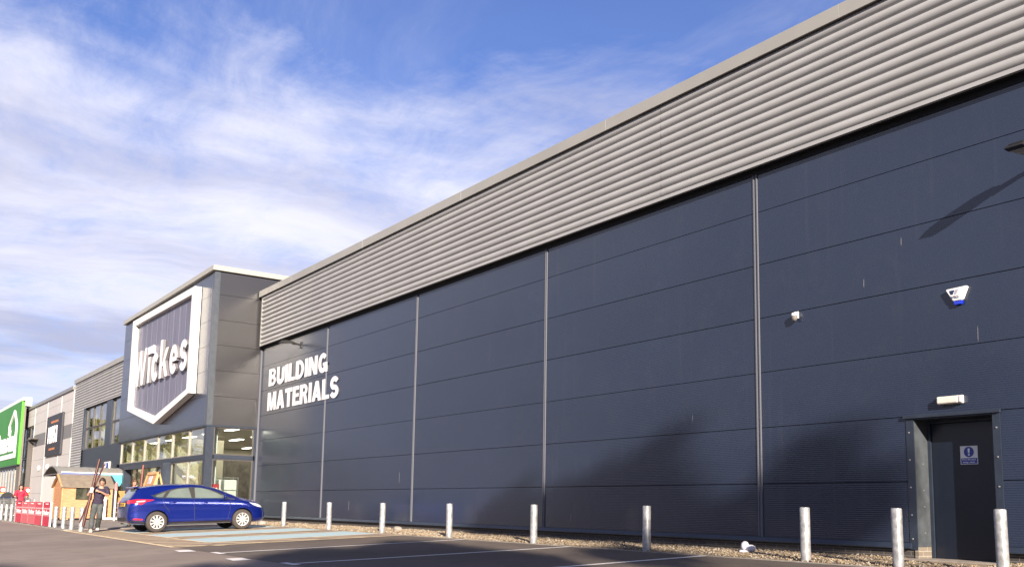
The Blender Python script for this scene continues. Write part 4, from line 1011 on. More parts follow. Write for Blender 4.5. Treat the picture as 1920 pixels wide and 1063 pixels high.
# A-frame timber display
af = empty("display_board", (-40.9, 10.4, gz(10.4)), 0, "tall orange timber A frame display with a paper notice behind the blue car", "display")
T = lambda a, b, t: (t, a, b)
mb = MB(); mb.prism([(9.82, gz(10)), (9.86, gz(10)), (10.44, 2.44), (10.40, 2.46)], -41.75, -40.3, T); pb = mb.build("face_panel", mat("orange_ply", (.56, .28, .10), .6, var=.15), af)
mb = MB(); mb.prism([(9.80, gz(10)), (9.88, gz(10)), (10.47, 2.44), (10.38, 2.47)], -41.85, -41.752, T); mb.prism([(9.80, gz(10)), (9.88, gz(10)), (10.47, 2.44), (10.38, 2.47)], -40.298, -40.2, T); mb.prism([(10.33, 2.36), (10.37, 2.36), (10.45, 2.47), (10.38, 2.475)], -41.75, -40.3, T); mb.build("face_frame", 'pine_end', pb)
mb = MB()
for x in (-41.82, -40.27): mb.prism([(10.92, gz(10.9)), (11.0, gz(10.9)), (10.46, 2.46), (10.40, 2.46)], x, x+.07, T)
mb.build("rear_leg", 'pine_end', af)
mb = MB(); mb.prism([(10.25, 1.98), (10.27, 1.98), (10.355, 2.3), (10.335, 2.3)], -41.3, -40.85, T); mb.build("notice", mat("paper", (.62, .6, .66), .6, var=.4, vscale=9), af); settle(af)
# barrel-roofed shelter
M['poly'] = mat("clear_plastic_roof", (.34, .32, .27), .55, var=.2)
hx0, hx1, hy0, hy1, he = -53.8, -49.55, 8.24, 11.30, 2.50
shl = empty("trolley_shelter", (-54.7, 10.3, gz(10)), 0, "barrel roofed clear plastic shelter with blue and cyan banners behind the shed", "shelter")
arc = [(hx0 + (hx1-hx0)*k/14, he + .42*math.sin(math.pi*k/14)) for k in range(15)]
mb = MB(); mb.strip(arc, hy0, hy1, lambda a, b, t: (a, t, b)); mb.build("curved_roof", 'poly', shl, smooth=60)
mb = MB()
for y in (hy0, (hy0+hy1)/2, hy1): mb.tube([(a, y, b-.02) for a, b in arc], .035, 6); mb.tube([(hx0, y, he), (hx1, y, he)], .022, 6)
for x in (hx0, hx1): mb.tube([(x, hy0, he), (x, hy1, he)], .04, 6)
mb.build("roof_frame", 'alu', shl)
for x in (hx0, hx1):
    for y in (hy0, hy1): MB().tube([(x, y, gz(y)), (x, y, he)], .04, 8).build("post", 'alu', shl)
mb = MB(); mb.box(hx0+.1, hx0+3.3, hy0-.01, hy0+.01, .9, he-.1); mb.build("end_panel", mat("white_panel", (.8, .78, .74), .4), shl)
mb = MB(); mb.box(hx1-.01, hx1+.02, hy0+.1, hy1, he+.061, he+.11); mb.build("banner_strip", 'white', shl)
mb = MB(); mb.box(hx1+.021, hx1+.032, hy0+.1, 10.0, he-.03, he+.06); mb.build("banner_strip", M_b, shl)
M_cy = mat("cyan_banner", (.10, .50, .62), .6)
mb = MB(); mb.box(hx1+.021, hx1+.032, 10.0, hy1, he-.03, he+.06); mb.prism([(10.62, he-.03), (11.28, he-.03), (10.98, 1.96)], hx1+.021, hx1+.03, lambda a, b, t: (t, a, b)); mb.build("pennant", M_cy, shl)
settle(shl)

# red hoarding panels
HX = [-46.97, -45.27, -43.58, -41.83, -40.06, -38.45]
reds = [((.60, .035, .07), "left end red hoarding panel beside the woman in red"), ((.66, .13, .15), "faded pinkish red hoarding panel second from its left end"), ((.66, .14, .16), "faded pinkish red hoarding panel in the middle of the row"),
        ((.62, .06, .09), "deeper red hoarding panel fourth along, left of the dashed seam"), ((.58, .02, .06), "brightest red hoarding panel at the right end, beside a bollard")]
for k, (col, lab) in enumerate(reds):
    x0, x1 = HX[k]+.03, HX[k+1]-.03
    r = empty("hoarding_panel", ((x0+x1)/2, 6.22, gz(6.2)), 0, lab, "hoarding", "red hoarding panels along the pavement edge")
    mb = MB(); mb.box(x0, x1, 6.2, 6.235, .27, 1.17); mb.build("panel", mat("red_panel", col, .5, var=.08), r)
    mb = MB(); mb.box(x0+.08, x1-.08, 6.194, 6.199, .90, .955); mb.box(x0+.08, x1-.08, 6.194, 6.199, .655, .685); mb.build("pale_band", M_pb if k else (M_pb := mat("pale_pink", (.72, .42, .42), .6)), r)
    mb = MB(); text_mb(mb, "Safer", x0+.12, x1-.12, .70, .865, 6.192, .006, .03); mb.build("panel_text", 'letter', r); mb = MB(); text_mb(mb, "keeping you", x0+.55, x1-.45, 1.08, 1.125, 6.192, .006, .02); mb.build("panel_text", 'letter', r)
    mb = MB(); mb.box(x0-.045, x0-.005, 6.19, 6.25, .26, 1.18)
    if k == 4: mb.box(x1+.005, x1+.045, 6.19, 6.25, .26, 1.18)
    mb.build("edge_post", 'white' if k in (4,) else mat("red_post", col, .5), r)
    mb = MB(); mb.box(x0+.2, x0+.3, 6.1, 6.35, gz(6.2)+.03, .30); mb.build("foot", 'plastic', r); MB().box(x1-.3, x1-.2, 6.1, 6.35, gz(6.2)+.03, .30).build("foot", 'plastic', r); settle(r)

# shopping trolleys
def make_trolley():
    r = empty("shopping_trolley", (0, 0, 0)); mb = MB()
    x0, x1, w0, w1, zb, zt = -.42, .42, .19, .26, .52, .98
    def rim(z, k): 
        w = w0+(w1-w0)*k; return [(x0, -w, z), (x1, -w*.85, z), (x1, w*.85, z), (x0, w, z), (x0, -w, z)]
    for k in range(6): mb.tube(rim(zb+(zt-zb)*k/5 - .0, k/5), .008 if 0 < k < 5 else .012, 5)
    for k in range(11):
        x = x0+(x1-x0)*k/10; q = 1-.15*k/10
        for s in (-1, 1): mb.tube([(x, s*w0*q, zb), (x, s*w1*q, zt)], .006, 4)
        mb.tube([(x, -w0*q, zb), (x, w0*q, zb)], .006, 4)
    mb.build("basket", 'steel', r)
    mb = MB()
    for s in (-1, 1): mb.tube([(x0-.1, s*.25, 1.05), (x0-.02, s*.24, .5), (x0-.05, s*.24, .16), (x1-.05, s*.2, .14)], .014, 6)
    mb.tube([(x0+.1, -.2, .2), (x0+.1, .2, .2)], .012, 6); mb.build("frame", 'steel', r)
    MB().tube([(x0-.1, -.27, 1.05), (x0-.1, .27, 1.05)], .02, 8).build("handle", mat("trolley_handle", (.02, .03, .12), .5), r)
    for x, y in ((x0-.02, .24), (x0-.02, -.24), (x1-.08, .2), (x1-.08, -.2)): MB().lathe([(0, -.015), (.06, -.015), (.06, .015), (0, .015)], (x, y, .065), 14, 'y').build("wheel", 'plastic', r)
    return r
tr = make_trolley()
for k, (x, y, rz, lab) in enumerate(((-54.5, 6.95, .1, "wire trolley nearest the bollards in the nested row at far left"), (-56.0, 6.95, .1, "middle wire trolley of the nested row at far left"), (-57.6, 7.0, .1, "rearmost wire trolley of the nested row at far left"), (-53.2, 7.35, 1.2, "wire trolley pushed by the woman in red"))):
    o = tr if k == 0 else copy_tree(tr); o.location = (x, y, gz(y)+.025); o.rotation_euler.z = rz; tag(o, lab, "trolley", "wire shopping trolleys")
# pushchair with a dark hood
pc = empty("pushchair", (-56.4, 7.0, gz(7)+.03), 0, "pushchair with a dark hood among the trolleys at far left", "pushchair")
mb = MB(); hood = [(-.32*math.cos(t), 1.22+.42*math.sin(t)) for t in [math.pi*k/8 for k in range(9)]]
mb.prism([(7.0+a, b) for a, b in hood], -56.7, -56.25, lambda a, b, t: (t, a, b)); mb.build("hood", mat("dark_fabric", (.02, .022, .026), .8), pc)
mb = MB(); mb.prism([(6.72, .75), (7.2, .7), (7.25, 1.15), (6.75, 1.2)], -56.65, -56.3, lambda a, b, t: (t, a, b)); mb.build("seat", 'plastic', pc)
mb = MB(); mb.tube([(-56.65, 6.75, .2), (-56.65, 7.3, 1.1)], .015); mb.tube([(-56.3, 6.75, .2), (-56.3, 7.3, 1.1)], .015); mb.tube([(-56.65, 7.25, .2), (-56.65, 6.8, .9)], .015); mb.tube([(-56.3, 7.25, .2), (-56.3, 6.8, .9)], .015); mb.build("frame", 'alu', pc)
for x in (-56.68, -56.27):
    for y in (6.75, 7.25): MB().lathe([(0, -.02), (.11, -.02), (.11, .02), (0, .02)], (x, y, gz(7)+.14), 14, 'x').build("wheel", 'plastic', pc)
settle(pc)
for x, y, lab in ((-57.4, 6.82, "red and yellow price sign on a stand at the far left edge"), (-57.6, 8.05, "red and white price sign behind the woman's shoulder")):
    r = empty("price_sign", (x, y, gz(y)), 0, lab, "sign", "red price signs on stands")
    mb = MB(); mb.box(x, x+.03, y-.22, y+.16, 1.60, 1.92); mb.build("sign_board", mat("red_sign", (.60, .05, .04), .5), r)
    mb = MB(); mb.lathe([(0, .034), (.10, .034), (.10, .031)], (x, y+.05, 1.75), 16, 'x'); mb.build("price_mark", 'letter', r)
    mb = MB(); mb.box(x, x+.03, y-.22, y+.16, 1.56, 1.599); mb.build("sign_strip", mat("yellow_strip", (.65, .45, .03), .5), r)
    MB().tube([(x+.015, y, gz(y)+.02), (x+.015, y, 1.56)], .02, 8).build("post", 'alu', r); settle(r)
# goods and posters by the entrance glazing
for k, (x, y, lab) in enumerate(((-39.3, 12.35, "white bulk bag in a cage behind the corner glazing, left of the pair"), (-39.3, 13.0, "white bulk bag in a cage behind the corner glazing, right of the pair"))):
    r = empty("bulk_bag", (x, y, FZ), 0, lab, "bag", "white bulk bags behind the glazing")
    mb = MB(); mb.box(x-.28, x+.28, y-.27, y+.27, FZ-.01, FZ+1.72); mb.build("sack", M_sk if k else (M_sk := mat("white_sack", (.82, .80, .76), .6, var=.1)), r, bevel=.05)
    mb = MB()
    for sx in (-.3, .3):
        for sy in (-.29, .29): mb.tube([(x+sx, y+sy, FZ-.01), (x+sx, y+sy, FZ+1.85)], .018, 6)
    for z in (.6, 1.3, 1.8): mb.tube([(x+.3, y-.29, FZ+z), (x+.3, y+.29, FZ+z)], .018, 6)
    mb.build("cage", 'steel', r); settle(r)
gr = empty("guard_rail", (-36.9, 12.5, gz(12)), 0, "thin steel guard rail in front of the corner glazing", "rail")
mb = MB(); mb.tube([(-36.9, 11.5, 1.36), (-36.9, 13.2, 1.36)], .025, 8); mb.build("top_rail", 'steel', gr)
for y in (11.6, 13.1): MB().tube([(-36.9, y, gz(12)), (-36.9, y, 1.35)], .02, 8).build("post", 'steel', gr)
settle(gr)
for x0, x1, y, z0, z1, lab, ax in ((-41.6, -41.0, 11.62, 1.55, 1.95, "dark red poster inside the entrance glazing above the car roof", 'y'), (11.72, 12.06, -37.56, 1.55, 1.98, "red price poster on the white column inside the corner glazing", 'x')):
    r = empty("price_poster", ((x0+x1)/2, y, z0) if ax == 'y' else (y, (x0+x1)/2, z0), 0, lab, "poster")
    mb = MB(); tx = MB()
    if ax == 'y': mb.box(x0, x1, y, y+.01, z0, z1); text_mb(tx, "99", x0+.12, x1-.1, z0+.08, z1-.1, y-.006, .005, .04)
    else: mb.box(y-.01, y, x0, x1, z0, z1); text_mb(tx, "99", x0+.08, x1-.06, z0+.06, z1-.14, 0, 0, .04, fn=lambda a, b, t: (y+.001+.005*(1-t), a, b))
    mb.build("poster_sheet", mat("poster_red", (.52, .03, .05), .5), r); tx.build("poster_text", 'letter', r); settle(r)

# ------------------------------------------------------------------ people
M['skin'] = mat("skin", (.52, .29, .20), .55, var=.08)
M['skin2'] = mat("skin_flushed", (.56, .28, .20), .55, var=.08)
def skin_mesh(points, edges, mapf, voxel=.012, sub=2, extra=()):
    """one continuous surface grown over a jointed skeleton: points = {name: (a, b, c, r) or (a, b, c, rx, ry)}"""
    names = list(points); me = bpy.data.meshes.new("skel")
    me.from_pydata([tuple(points[n][:3]) for n in names], [(names.index(p), names.index(q)) for p, q in edges], [])
    o = bpy.data.objects.new("skel", me); C.objects.link(o)
    o.modifiers.new("skin", 'SKIN')
    bm = bmesh.new(); bm.from_mesh(me); ly = bm.verts.layers.skin.verify()
    for v, n in zip(bm.verts, names):
        p = points[n]; v[ly].radius = (p[3], p[4] if len(p) > 4 else p[3]); v[ly].use_root = (v.index == 0 or n == names[0])
    bm.to_mesh(me); bm.free()
    sb = o.modifiers.new("sub", 'SUBSURF'); sb.levels = sub; sb.render_levels = sub
    a = evaluated(o); bpy.data.objects.remove(o)
    vs = [v.co.copy() for v in a.vertices]; fs = [tuple(p.vertices) for p in a.polygons]
    for mb in extra:
        i = len(vs); vs += [Vector(v) for v in mb.v]; fs += [tuple(i+k for k in f) for f in mb.f]
    me = bpy.data.meshes.new("m"); me.from_pydata(vs, [], fs)
    o = bpy.data.objects.new("m", me); C.objects.link(o)
    if voxel:
        rm = o.modifiers.new("r", 'REMESH'); rm.mode = 'VOXEL'; rm.voxel_size = voxel; rm.use_smooth_shade = True
        s2 = o.modifiers.new("s", 'SMOOTH'); s2.iterations = 2; s2.factor = .4
        b = evaluated(o); o.modifiers.clear(); bpy.data.objects.remove(o); me = b
    else: bpy.data.objects.remove(o)
    for v in me.vertices: v.co = mapf(*v.co)
    me.flip_normals()                                   # the viewer-facing frame is left-handed
    me.polygons.foreach_set('use_smooth', [True]*len(me.polygons)); return me
def person(loc, face, label, J, skin, cloth, hair, glasses=False, group=None):
    """J: joints (a = to the viewer's right, b = forward, c = up); face: heading of the b axis in the ground plane"""
    root = empty("person", loc, 0, label, "person", group)
    f = Vector((face[0], face[1], 0)).normalized(); rgt = Vector((-f.y, f.x, 0))           # viewer's right when the figure faces the viewer
    mp = lambda a, b, c: rgt*a + f*b + Vector((0, 0, c))
    def put(name, me, m, parent=root):
        me.name = name; me.materials.clear(); me.materials.append(M[m] if isinstance(m, str) else m)
        o = bpy.data.objects.new(name, me); C.objects.link(o); o.parent = parent; return o
    P = {}; E = []
    def add(n, p, r, link=None):
        P[n] = (*p, *(r if isinstance(r, tuple) else (r,)))
        if link: E.append((link, n))
    add('pel', J['pel'], (.145, .10)); add('waist', J['waist'], (.13, .095), 'pel'); add('chest', J['chest'], (.15, .105), 'waist'); add('neck', J['neck'], .055, 'chest')
    hd = Vector(J['head']); add('skull', tuple(hd - Vector((0, 0, .03))), .06, 'neck')
    for s in 'LR':
        add('sh'+s, J['sh'+s], .058, 'chest'); add('el'+s, J['el'+s], .044, 'sh'+s); add('wr'+s, J['wr'+s], .028, 'el'+s)
        w = Vector(J['wr'+s]); d = Vector(J.get('hd'+s, tuple(w - Vector(J['el'+s])))).normalized(); c = Vector(J.get('cu'+s, (0, 0, -1))).normalized()
        side = d.cross(c).normalized(); pal = w + d*.075
        add('pm'+s, tuple(pal), (.038, .018), 'wr'+s)
        for k, (o, ln_) in enumerate(((-.033, .062), (-.011, .078), (.011, .082), (.033, .070))):
            q = pal + side*o + d*.028; add('f%d%s' % (k, s), tuple(q), .010, 'pm'+s)
            q2 = q + (d*.7 + c*.7).normalized()*ln_*.55; add('g%d%s' % (k, s), tuple(q2), .0085, 'f%d%s' % (k, s))
            q3 = q2 + (d*.05 + c).normalized()*ln_*.5; add('h%d%s' % (k, s), tuple(q3), .0075, 'g%d%s' % (k, s))
        th = w + d*.03 - side*.035 + c*.012; add('t0'+s, tuple(th), .012, 'wr'+s); add('t1'+s, tuple(th + (d*.6 + c*.7 - side*.25).normalized()*.055), .009, 't0'+s)
        add('hip'+s, J['hip'+s], .082, 'pel'); add('kn'+s, J['kn'+s], .056, 'hip'+s); add('an'+s, J['an'+s], .038, 'kn'+s)
        a = Vector(J['an'+s]); add('toe'+s, (a.x, a.y+.14, max(.03, a.z-.055)), .03, 'an'+s)
    yaw = J.get('yaw', 0.0); nod = J.get('nod', 0.0)
    RM = Matrix.Rotation(yaw, 3, 'Z') @ Matrix.Rotation(-nod, 3, 'X')
    def hp(v): return tuple(hd + RM @ Vector(v))
    H = MB(); bm = bmesh.new(); bmesh.ops.create_icosphere(bm, subdivisions=4, radius=1); bm.verts.index_update()
    i = len(H.v)
    for v in bm.verts:
        x, y, z = v.co; jaw = 1 - .26*max(0, -z)**1.2
        xx = .076*x*jaw; yy = .096*y*(1 - .12*max(0, -z)) + .012*max(0, -z); zz = .122*z
        if y > 0:
            yy += .004*math.exp(-((z+.55)/.12)**2)*math.exp(-(x/.35)**2)           # lips
            yy -= .010*math.exp(-((z-.05)/.16)**2)*math.exp(-((abs(x)-.42)/.2)**2)  # eye sockets
            yy += .008*math.exp(-((z+.85)/.15)**2)*math.exp(-(x/.3)**2)             # chin
        H.v.append(hp((xx, yy, zz)))
    for fc in bm.faces: H.f.append(tuple(i+v.index for v in fc.verts))
    bm.free()
    N = MB(); N.prism([(.088, .012), (.098, .006), (.122, -.028), (.112, -.042), (.086, -.040)], -.011, .011, lambda a, b, t: hp((t*(1+max(0, -b)*18), a, b)))
    for sx in (-1, 1): N.blob((0, 0, 0), (1, 1, 1), 1, 2, jit=0)
    k = len(N.v)//1
    ear = MB()
    for sx in (-1, 1):
        e = MB(); e.blob((0, 0, 0), (.012, .022, .034), 1, 2, jit=0); ear.f += [tuple(len(ear.v)+q for q in ff) for ff in e.f]; ear.v += [hp((x+sx*.078, y-.008, z-.008)) for x, y, z in e.v]
    N2 = MB(); N2.v = N.v[:10]; N2.f = N.f[:7]
    put('body', skin_mesh(P, E, mp, .0085, 2, (H, N2, ear)), skin)
    ey = MB()
    for sx in (-1, 1):
        e = MB(); e.blob((0, 0, 0), (.013, .007, .007), 1, 2, jit=0); ey.f += [tuple(len(ey.v)+q for q in ff) for ff in e.f]; ey.v += [tuple(mp(*hp((x+sx*.031, y+.083, z+.012)))) for x, y, z in e.v]
    ey.m = [0]*len(ey.f); ey.build('eyes', 'black', root)
    mo = MB(); mo.box(-.022, .022, .094, .1015, -.070, -.064, T=lambda x, y, z: mp(*hp((x, y - abs(x)*.25, z)))); mo.build('lips', mat('lips', (.36, .10, .09), .5), root)
    # hair: shell over the skull
    hr = MB(); bm = bmesh.new(); bmesh.ops.create_icosphere(bm, subdivisions=4, radius=1); bm.verts.index_update(); rnd = random.Random(4)
    long_ = hair[1] == 'long'; keep = set()
    for v in bm.verts:
        x, y, z = v.co; lim = .42 if y > .45 else (-.05 if y > 0 else -.55)
        if long_: lim = .50 if y > .55 else -2
        if z > lim - .12*abs(x): keep.add(v.index)
        k = 1.10 + rnd.uniform(-.02, .03) + (.10 if long_ and abs(x) > .3 else 0)
        q = (.078*x*k + (.018*x if long_ else 0), .098*y*k - .004, .125*z*k + .004 - (.08*max(0, -z) if long_ else 0))
        hr.v.append(tuple(mp(*hp(q))))
    hr.f = [tuple(v.index for v in fc.verts) for fc in bm.faces if all(v.index in keep for v in fc.verts)]; hr.m = [0]*len(hr.f); bm.free()
    hm = bpy.data.meshes.new("hair"); hm.from_pydata(hr.v, [], hr.f); ho = put('hair', hm, mat("hair_colour", hair[0], .6, var=.3, vscale=40)); hm.polygons.foreach_set('use_smooth', [True]*len(hm.polygons))
    so = ho.modifiers.new("t", 'SOLIDIFY'); so.thickness = .012; so.offset = -1
    if glasses:
        g_ = MB()
        for sx in (-1, 1):
            ring = [(sx*.033+.024*math.cos(t*math.pi/8), .104, .012+.018*math.sin(t*math.pi/8)) for t in range(17)]
            g_.tube([mp(*hp(q)) for q in ring], .0022, 5, cap=False); g_.tube([mp(*hp((sx*.057, .102, .016))), mp(*hp((sx*.082, .0, .010)))], .0022, 5)
        g_.tube([mp(*hp((-.009, .106, .014))), mp(*hp((.009, .106, .014)))], .0022, 5); g_.build('glasses', 'black', root)
    # clothes
    bones = [(p, q) for p, q in E if not (p[:1] in 'fgt' and p[1:2].isdigit())]
    base = root.children[0].data; nv = len(base.vertices); inv = [v.co for v in base.vertices]
    J0 = {k2: mp(*P[k2][:3]) for k2 in P}
    shirt_b = {('pel', 'waist'), ('waist', 'chest'), ('chest', 'neck'), ('chest', 'shL'), ('chest', 'shR'), ('shL', 'elL'), ('shR', 'elR'), ('elL', 'wrL'), ('elR', 'wrR')}
    leg_b = {('pel', 'hipL'), ('pel', 'hipR'), ('hipL', 'knL'), ('hipR', 'knR'), ('knL', 'anL'), ('knR', 'anR')}
    sl = cloth.get('sleeve', .72); kind = []
    for co in inv:
        best = None
        for p, q in bones:
            A, B = J0[p], J0[q]; d = B-A; t = max(0, min(1, (co-A).dot(d)/max(1e-9, d.length_squared))); r = (co - (A + d*t)).length - (P[p][3] + (P[q][3]-P[p][3])*t)*.6
            if best is None or r < best[0]: best = (r, (p, q), t)
        _, bq, t = best; k2 = 0
        if bq in shirt_b:
            k2 = 1
            if bq[0][:2] == 'sh' and t > sl: k2 = 0
            if bq[0][:2] == 'el' and (sl < .99 or t > .93): k2 = 0
            if bq == ('chest', 'neck') and t > .62: k2 = 0
        if bq in leg_b: k2 = 2
        if bq == ('pel', 'hipL') or bq == ('pel', 'hipR'): k2 = 2
        if k2 and bq[0] in ('pel', 'waist') : k2 = 1 if co.z > J0['pel'].z - .01 else 2
        kind.append(k2)
    rnd2 = random.Random(8)
    def garment(name, which, off, m):
        idx = {}; vs = []; fs = []
        for pl in base.polygons:
            if all(kind[k2] == which for k2 in pl.vertices) or (sum(kind[k2] == which for k2 in pl.vertices) >= 2):
                f2 = []
                for k2 in pl.vertices:
                    if k2 not in idx:
                        idx[k2] = len(vs); v = base.vertices[k2]; c = v.co
                        w = off + .006*math.sin(c.z*38 + c.x*21) * math.sin(c.y*31 + c.z*12)
                        vs.append(tuple(c + v.normal*w))
                    f2.append(idx[k2])
                fs.append(tuple(f2))
        me = bpy.data.meshes.new(name); me.from_pydata(vs, [], fs); me.polygons.foreach_set('use_smooth', [True]*len(fs))
        o = put(name, me, m); so = o.modifiers.new("t", 'SOLIDIFY'); so.thickness = .008; so.offset = 1; return o
    garment('shirt', 1, .026, cloth['top']); garment('trousers', 2, .024, cloth['legs'])
    for s in 'LR':
        a = Vector(P['an'+s][:3]); zb = max(.0, a.z-.085); m_ = MB()
        m_.prism([(-.085, zb), (.17, zb), (.19, zb+.03), (.16, zb+.06), (.04, zb+.10), (-.08, zb+.10)], -.048, .048, lambda u, w, t: mp(a.x+t, a.y+u, w)); m_.build('shoe', cloth['shoes'], root, bevel=.015)
    return root
def toward(x, y): return (-x, -y)
M['navy_shirt'] = mat("dark_plum_tshirt", (.030, .020, .048), .85, var=.25, vscale=9, bump=.3, bscale=25)
M['jeans'] = mat("faded_jeans", (.075, .085, .085), .85, var=.35, vscale=5, bump=.3, bscale=60)
M['red_top'] = mat("red_blouse", (.62, .012, .05), .75, var=.15, vscale=9)
M['trousers'] = mat("dark_trousers", (.03, .03, .04), .85, var=.2)
M['shoe_w'] = mat("pale_trainers", (.62, .58, .54), .6); M['shoe_d'] = mat("dark_shoes", (.03, .025, .025), .5)
MX, MY = -32.35, 6.55
J1 = dict(pel=(.03, 0, .90), waist=(.05, .01, 1.06), chest=(.08, .03, 1.26), neck=(.10, .05, 1.43), head=(.115, .09, 1.56), yaw=.30, nod=.28,
  shL=(.255, .02, 1.375), elL=(.31, .12, 1.14), wrL=(.06, .30, 1.27), hdL=(-1, .12, .28), cuL=(.1, -1, -.1),
  shR=(-.14, .02, 1.375), elR=(-.29, .08, 1.13), wrR=(-.20, .22, 1.33), hdR=(.05, .35, 1), cuR=(.9, -.2, .2),
  hipL=(.11, 0, .86), knL=(.09, .10, .50), anL=(.06, -.30, .14), hipR=(-.07, 0, .86), knR=(-.11, .12, .47), anR=(-.13, .16, .085))
person((MX, MY, gz(MY)), toward(MX, MY), "man in a dark tee shirt and jeans walking with long brown posts held upright", J1, 'skin', dict(top='navy_shirt', legs='jeans', shoes='shoe_w', sleeve=.78), ((.035, .02, .012), 'short'), True)
# the posts he carries
ff = Vector((-MX, -MY, 0)).normalized(); rr_ = Vector((-ff.y, ff.x, 0)); mo_ = Vector((MX, MY, gz(MY)))
def at(a, b, c): return tuple(mo_ + rr_*a + ff*b + Vector((0, 0, c)))
M['post_brown'] = mat("brown_post", (.095, .032, .022), .35, var=.25, stretch=(1, 1, .2))
for k, (p, q, lab) in enumerate((((-.36, .34, .17), (-.02, .30, 2.28), "longer dark brown post carried upright by the man in jeans"), ((-.46, .24, .30), (.12, .22, 2.12), "shorter dark brown post behind the longer one in the man's hands"))):
    mb = MB(); P_, Q_ = Vector(at(*p)), Vector(at(*q)); mb.tube([P_, Q_], .043 if k == 0 else .032, 4 if k else 12)
    tag(mb.build("timber_length", 'post_brown', None, smooth=50), lab, "post", "brown posts carried by the man")
tp = MB(); mid = Vector(at(-.36, .34, .17)).lerp(Vector(at(-.02, .30, 2.28)), .55); ax = (Vector(at(-.02, .30, 2.28))-Vector(at(-.36, .34, .17))).normalized()
tp.tube([mid-ax*.10, mid+ax*.06], .052, 12); tag(tp.build("paper_wrap", 'white'), "white paper wrap round the brown posts at the man's hands", "wrap")
NX, NY = -35.1, 8.29
J2 = dict(pel=(0, 0, .90), waist=(0, .01, 1.06), chest=(0, .02, 1.26), neck=(.0, .04, 1.43), head=(.0, .07, 1.555), yaw=-.30, nod=.30,
  shL=(.175, .02, 1.375), elL=(.25, .02, 1.12), wrL=(.22, .26, 1.18), hdL=(0, 1, .2), cuL=(-1, 0, -.2),
  shR=(-.175, .02, 1.375), elR=(-.24, .03, 1.12), wrR=(-.06, .24, 1.06), hdR=(.8, .6, .1), cuR=(0, 0, -1),
  hipL=(.09, 0, .86), knL=(.09, .05, .47), anL=(.10, -.05, .085), hipR=(-.09, 0, .86), knR=(-.09, .06, .47), anR=(-.10, .08, .085))
person((NX, NY, gz(NY)), toward(NX, NY), "man in a dark plum top standing behind the boot of the blue car", J2, 'skin2', dict(top='navy_shirt', legs='trousers', shoes='shoe_d', sleeve=.8), ((.10, .05, .02), 'short'))
ff = Vector((-NX, -NY, 0)).normalized(); rr_ = Vector((-ff.y, ff.x, 0)); mo_ = Vector((NX, NY, gz(NY)))
mb = MB(); mb.tube([Vector(at(.18, .34, .55)), Vector(at(.245, .32, 2.18))], .034, 10); tag(mb.build("timber_length", mat("red_brown_post", (.26, .075, .06), .4, var=.2), None, smooth=50), "reddish brown pole held upright by the man behind the car", "post")
WX, WY = -52.6, 7.10
J3 = dict(pel=(0, 0, .92), waist=(0, .0, 1.06), chest=(0, .02, 1.25), neck=(.0, .03, 1.41), head=(.0, .05, 1.53), yaw=.05, nod=0,
  shL=(.17, .02, 1.35), elL=(.28, .05, 1.12), wrL=(.26, .28, 1.12), hdL=(0, 1, 0), cuL=(0, 0, -1), shR=(-.17, .02, 1.35), elR=(-.26, .05, 1.12), wrR=(-.24, .28, 1.12), hdR=(0, 1, 0), cuR=(0, 0, -1),
  hipL=(.09, 0, .86), knL=(.10, .06, .47), anL=(.10, .02, .085), hipR=(-.09, 0, .86), knR=(-.09, .02, .47), anR=(-.10, -.10, .085))
person((WX, WY, gz(WY)+.025), toward(WX, WY), "woman with dark hair in a bright red top behind the red hoarding", J3, 'skin', dict(top='red_top', legs='trousers', shoes='shoe_d', sleeve=1.0), ((.03, .014, .010), 'long'))
mb = MB(); mb.blob((-51.9, 7.33, 1.02), (.13, .15, .22), 31, 3, jit=.09); tag(mb.build("carrier_bag", 'bagw', None, smooth=60), "bulging white carrier bag beside the woman in red", "bag")

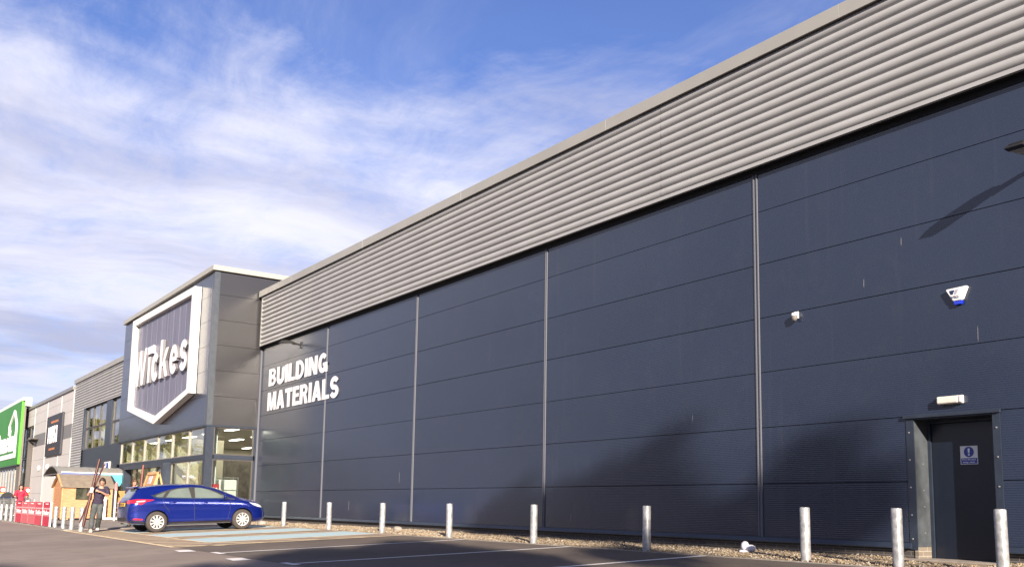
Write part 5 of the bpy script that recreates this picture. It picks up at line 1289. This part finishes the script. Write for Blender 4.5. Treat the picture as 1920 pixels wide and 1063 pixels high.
# ------------------------------------------------------------------ trees across the car park: seen in the glass and the gloss of the wall, plus unseen casters added to shade tarmac and wall
def treeline_and_casters():
    rnd = random.Random(11); mb = MB()
    def tree(x, y, h, w, n, leaf):
        z0 = gz(y)
        mb.tube([(x, y, z0-.3), (x+rnd.uniform(-.3, .3), y, z0+h*.35), (x+rnd.uniform(-.6, .6), y+rnd.uniform(-.5, .5), z0+h*.8)], [.28, .2, .05], 7, mi=3)
        cl = [(x+rnd.gauss(0, w*.36), y+rnd.gauss(0, w*.36), z0+h*(.2+.76*rnd.random()**.8), rnd.uniform(.16, .36)*w) for _ in range(16)]
        for k in range(n):
            cx, cy, cz, r = rnd.choice(cl); v = Vector((rnd.gauss(0, 1), rnd.gauss(0, 1), rnd.gauss(0, .8))).normalized()*r*rnd.uniform(.55, 1.05)
            p = Vector((cx, cy, max(z0+.3, cz))) + v
            if p.z > z0+h: continue
            u = Vector((rnd.gauss(0, 1), rnd.gauss(0, 1), rnd.gauss(0, 1))).normalized(); t = u.orthogonal().normalized(); s = leaf*rnd.uniform(.6, 1.3)
            mb.face([p+u*s, p+t*s*.6, p-u*s, p-t*s*.6], rnd.choice((0, 0, 1, 2)))
    # rear of the car park, far left: mirrored in the entrance glazing
    for k in range(18): tree(-118 + rnd.uniform(-8, 6), -30 + k*2.0, rnd.uniform(7.0, 11.0), rnd.uniform(2.6, 4.0), 4200, .17)
    # opposite the wall: mirrored low in the navy sheets
    for k in range(16): tree(-95 + k*5.0 + rnd.uniform(-1.2, 1.2), -58 + rnd.uniform(-5, 5), (6, 13, 15, 5, 9, 16, 14, 5, 6, 14, 17, 7, 5, 13, 8, 6)[k], rnd.uniform(4.2, 5.6), 1300, .55)
    # towards the sun: unseen rows added to shade the near tarmac
    for row in (0, 1):
        for k in range(17):
            y = -15.6 - row*1.6 - k*2.5; tree(40 + row*3.2 + rnd.uniform(-.8, .8), y + rnd.uniform(-.4, .4), 23.0 + row*1.25 + rnd.uniform(-.6, .6), 2.6 if k == 0 else 4.8, 3000, .45)
    # unseen leaf clumps on thin stems, added to shade patches of the lower wall
    sd_ = -SUN_DIR/abs(SUN_DIR.y)
    for X, z, r in ((-20.4, .85, .26), (-18.8, .95, .34), (-16.8, .85, .36), (-15.0, .85, .40), (-13.4, .95, .34), (-9.7, 1.0, .32), (-19.7, 1.05, .38), (-17.2, 1.35, .48), (-16.2, 1.0, .46), (-14.9, 1.75, .56), (-14.2, 1.1, .50), (-15.6, 1.3, .40), (-17.9, .95, .34), (-14.3, 2.35, .26), (-12.6, 1.0, .34), (-11.9, .9, .26), (-10.7, 1.65, .55), (-10.2, 1.05, .44), (-10.4, 2.15, .26), (-10.9, 1.1, .42)):
        c = Vector((X, 13.44, z)) + sd_*21.0
        for k in range(int(1700*r)):
            v = Vector((rnd.gauss(0, 1), rnd.gauss(0, 1), rnd.gauss(0, 1))).normalized()*r*(rnd.random()**.4)*rnd.uniform(.85, 1.12); p = c + v
            u = Vector((rnd.gauss(0, 1), rnd.gauss(0, 1), rnd.gauss(0, 1))).normalized(); t = u.orthogonal().normalized(); q = rnd.uniform(.10, .17)
            mb.face([p+u*q, p+t*q*.7, p-u*q, p-t*q*.7], rnd.choice((0, 0, 1, 2)))
        for w_ in range(7):                                       # loose sprays round each clump
            th = rnd.uniform(0, 6.28); e = c + Vector((rnd.gauss(0, .6), rnd.gauss(0, .6), math.sin(th)*.75)).normalized()*r*rnd.uniform(1.0, 1.5)
            if e.z - c.z < -.6*r: e.z = c.z
            for k in range(26):
                p = e + Vector((rnd.gauss(0, .13), rnd.gauss(0, .13), rnd.gauss(0, .11))); u = Vector((rnd.gauss(0, 1), rnd.gauss(0, 1), rnd.gauss(0, 1))).normalized(); t = u.orthogonal().normalized(); q = rnd.uniform(.07, .13)
                mb.face([p+u*q, p+t*q*.7, p-u*q, p-t*q*.7], 1)
        mb.tube([(c.x, c.y, gz(c.y)-.2), (c.x+.1, c.y, c.z)], [.07, .02], 6, mi=3)
    return tag(mb.build("treeline_and_casters", [mat("leaf_green", (.17, .20, .05), .6), mat("leaf_olive", (.30, .27, .06), .6), mat("leaf_autumn", (.38, .27, .06), .6), mat("bark", (.05, .04, .03), .9)]), "autumn trees across the car park, mirrored in the glass, with added unseen shade casters", "trees", None, 'stuff')
treeline_and_casters()
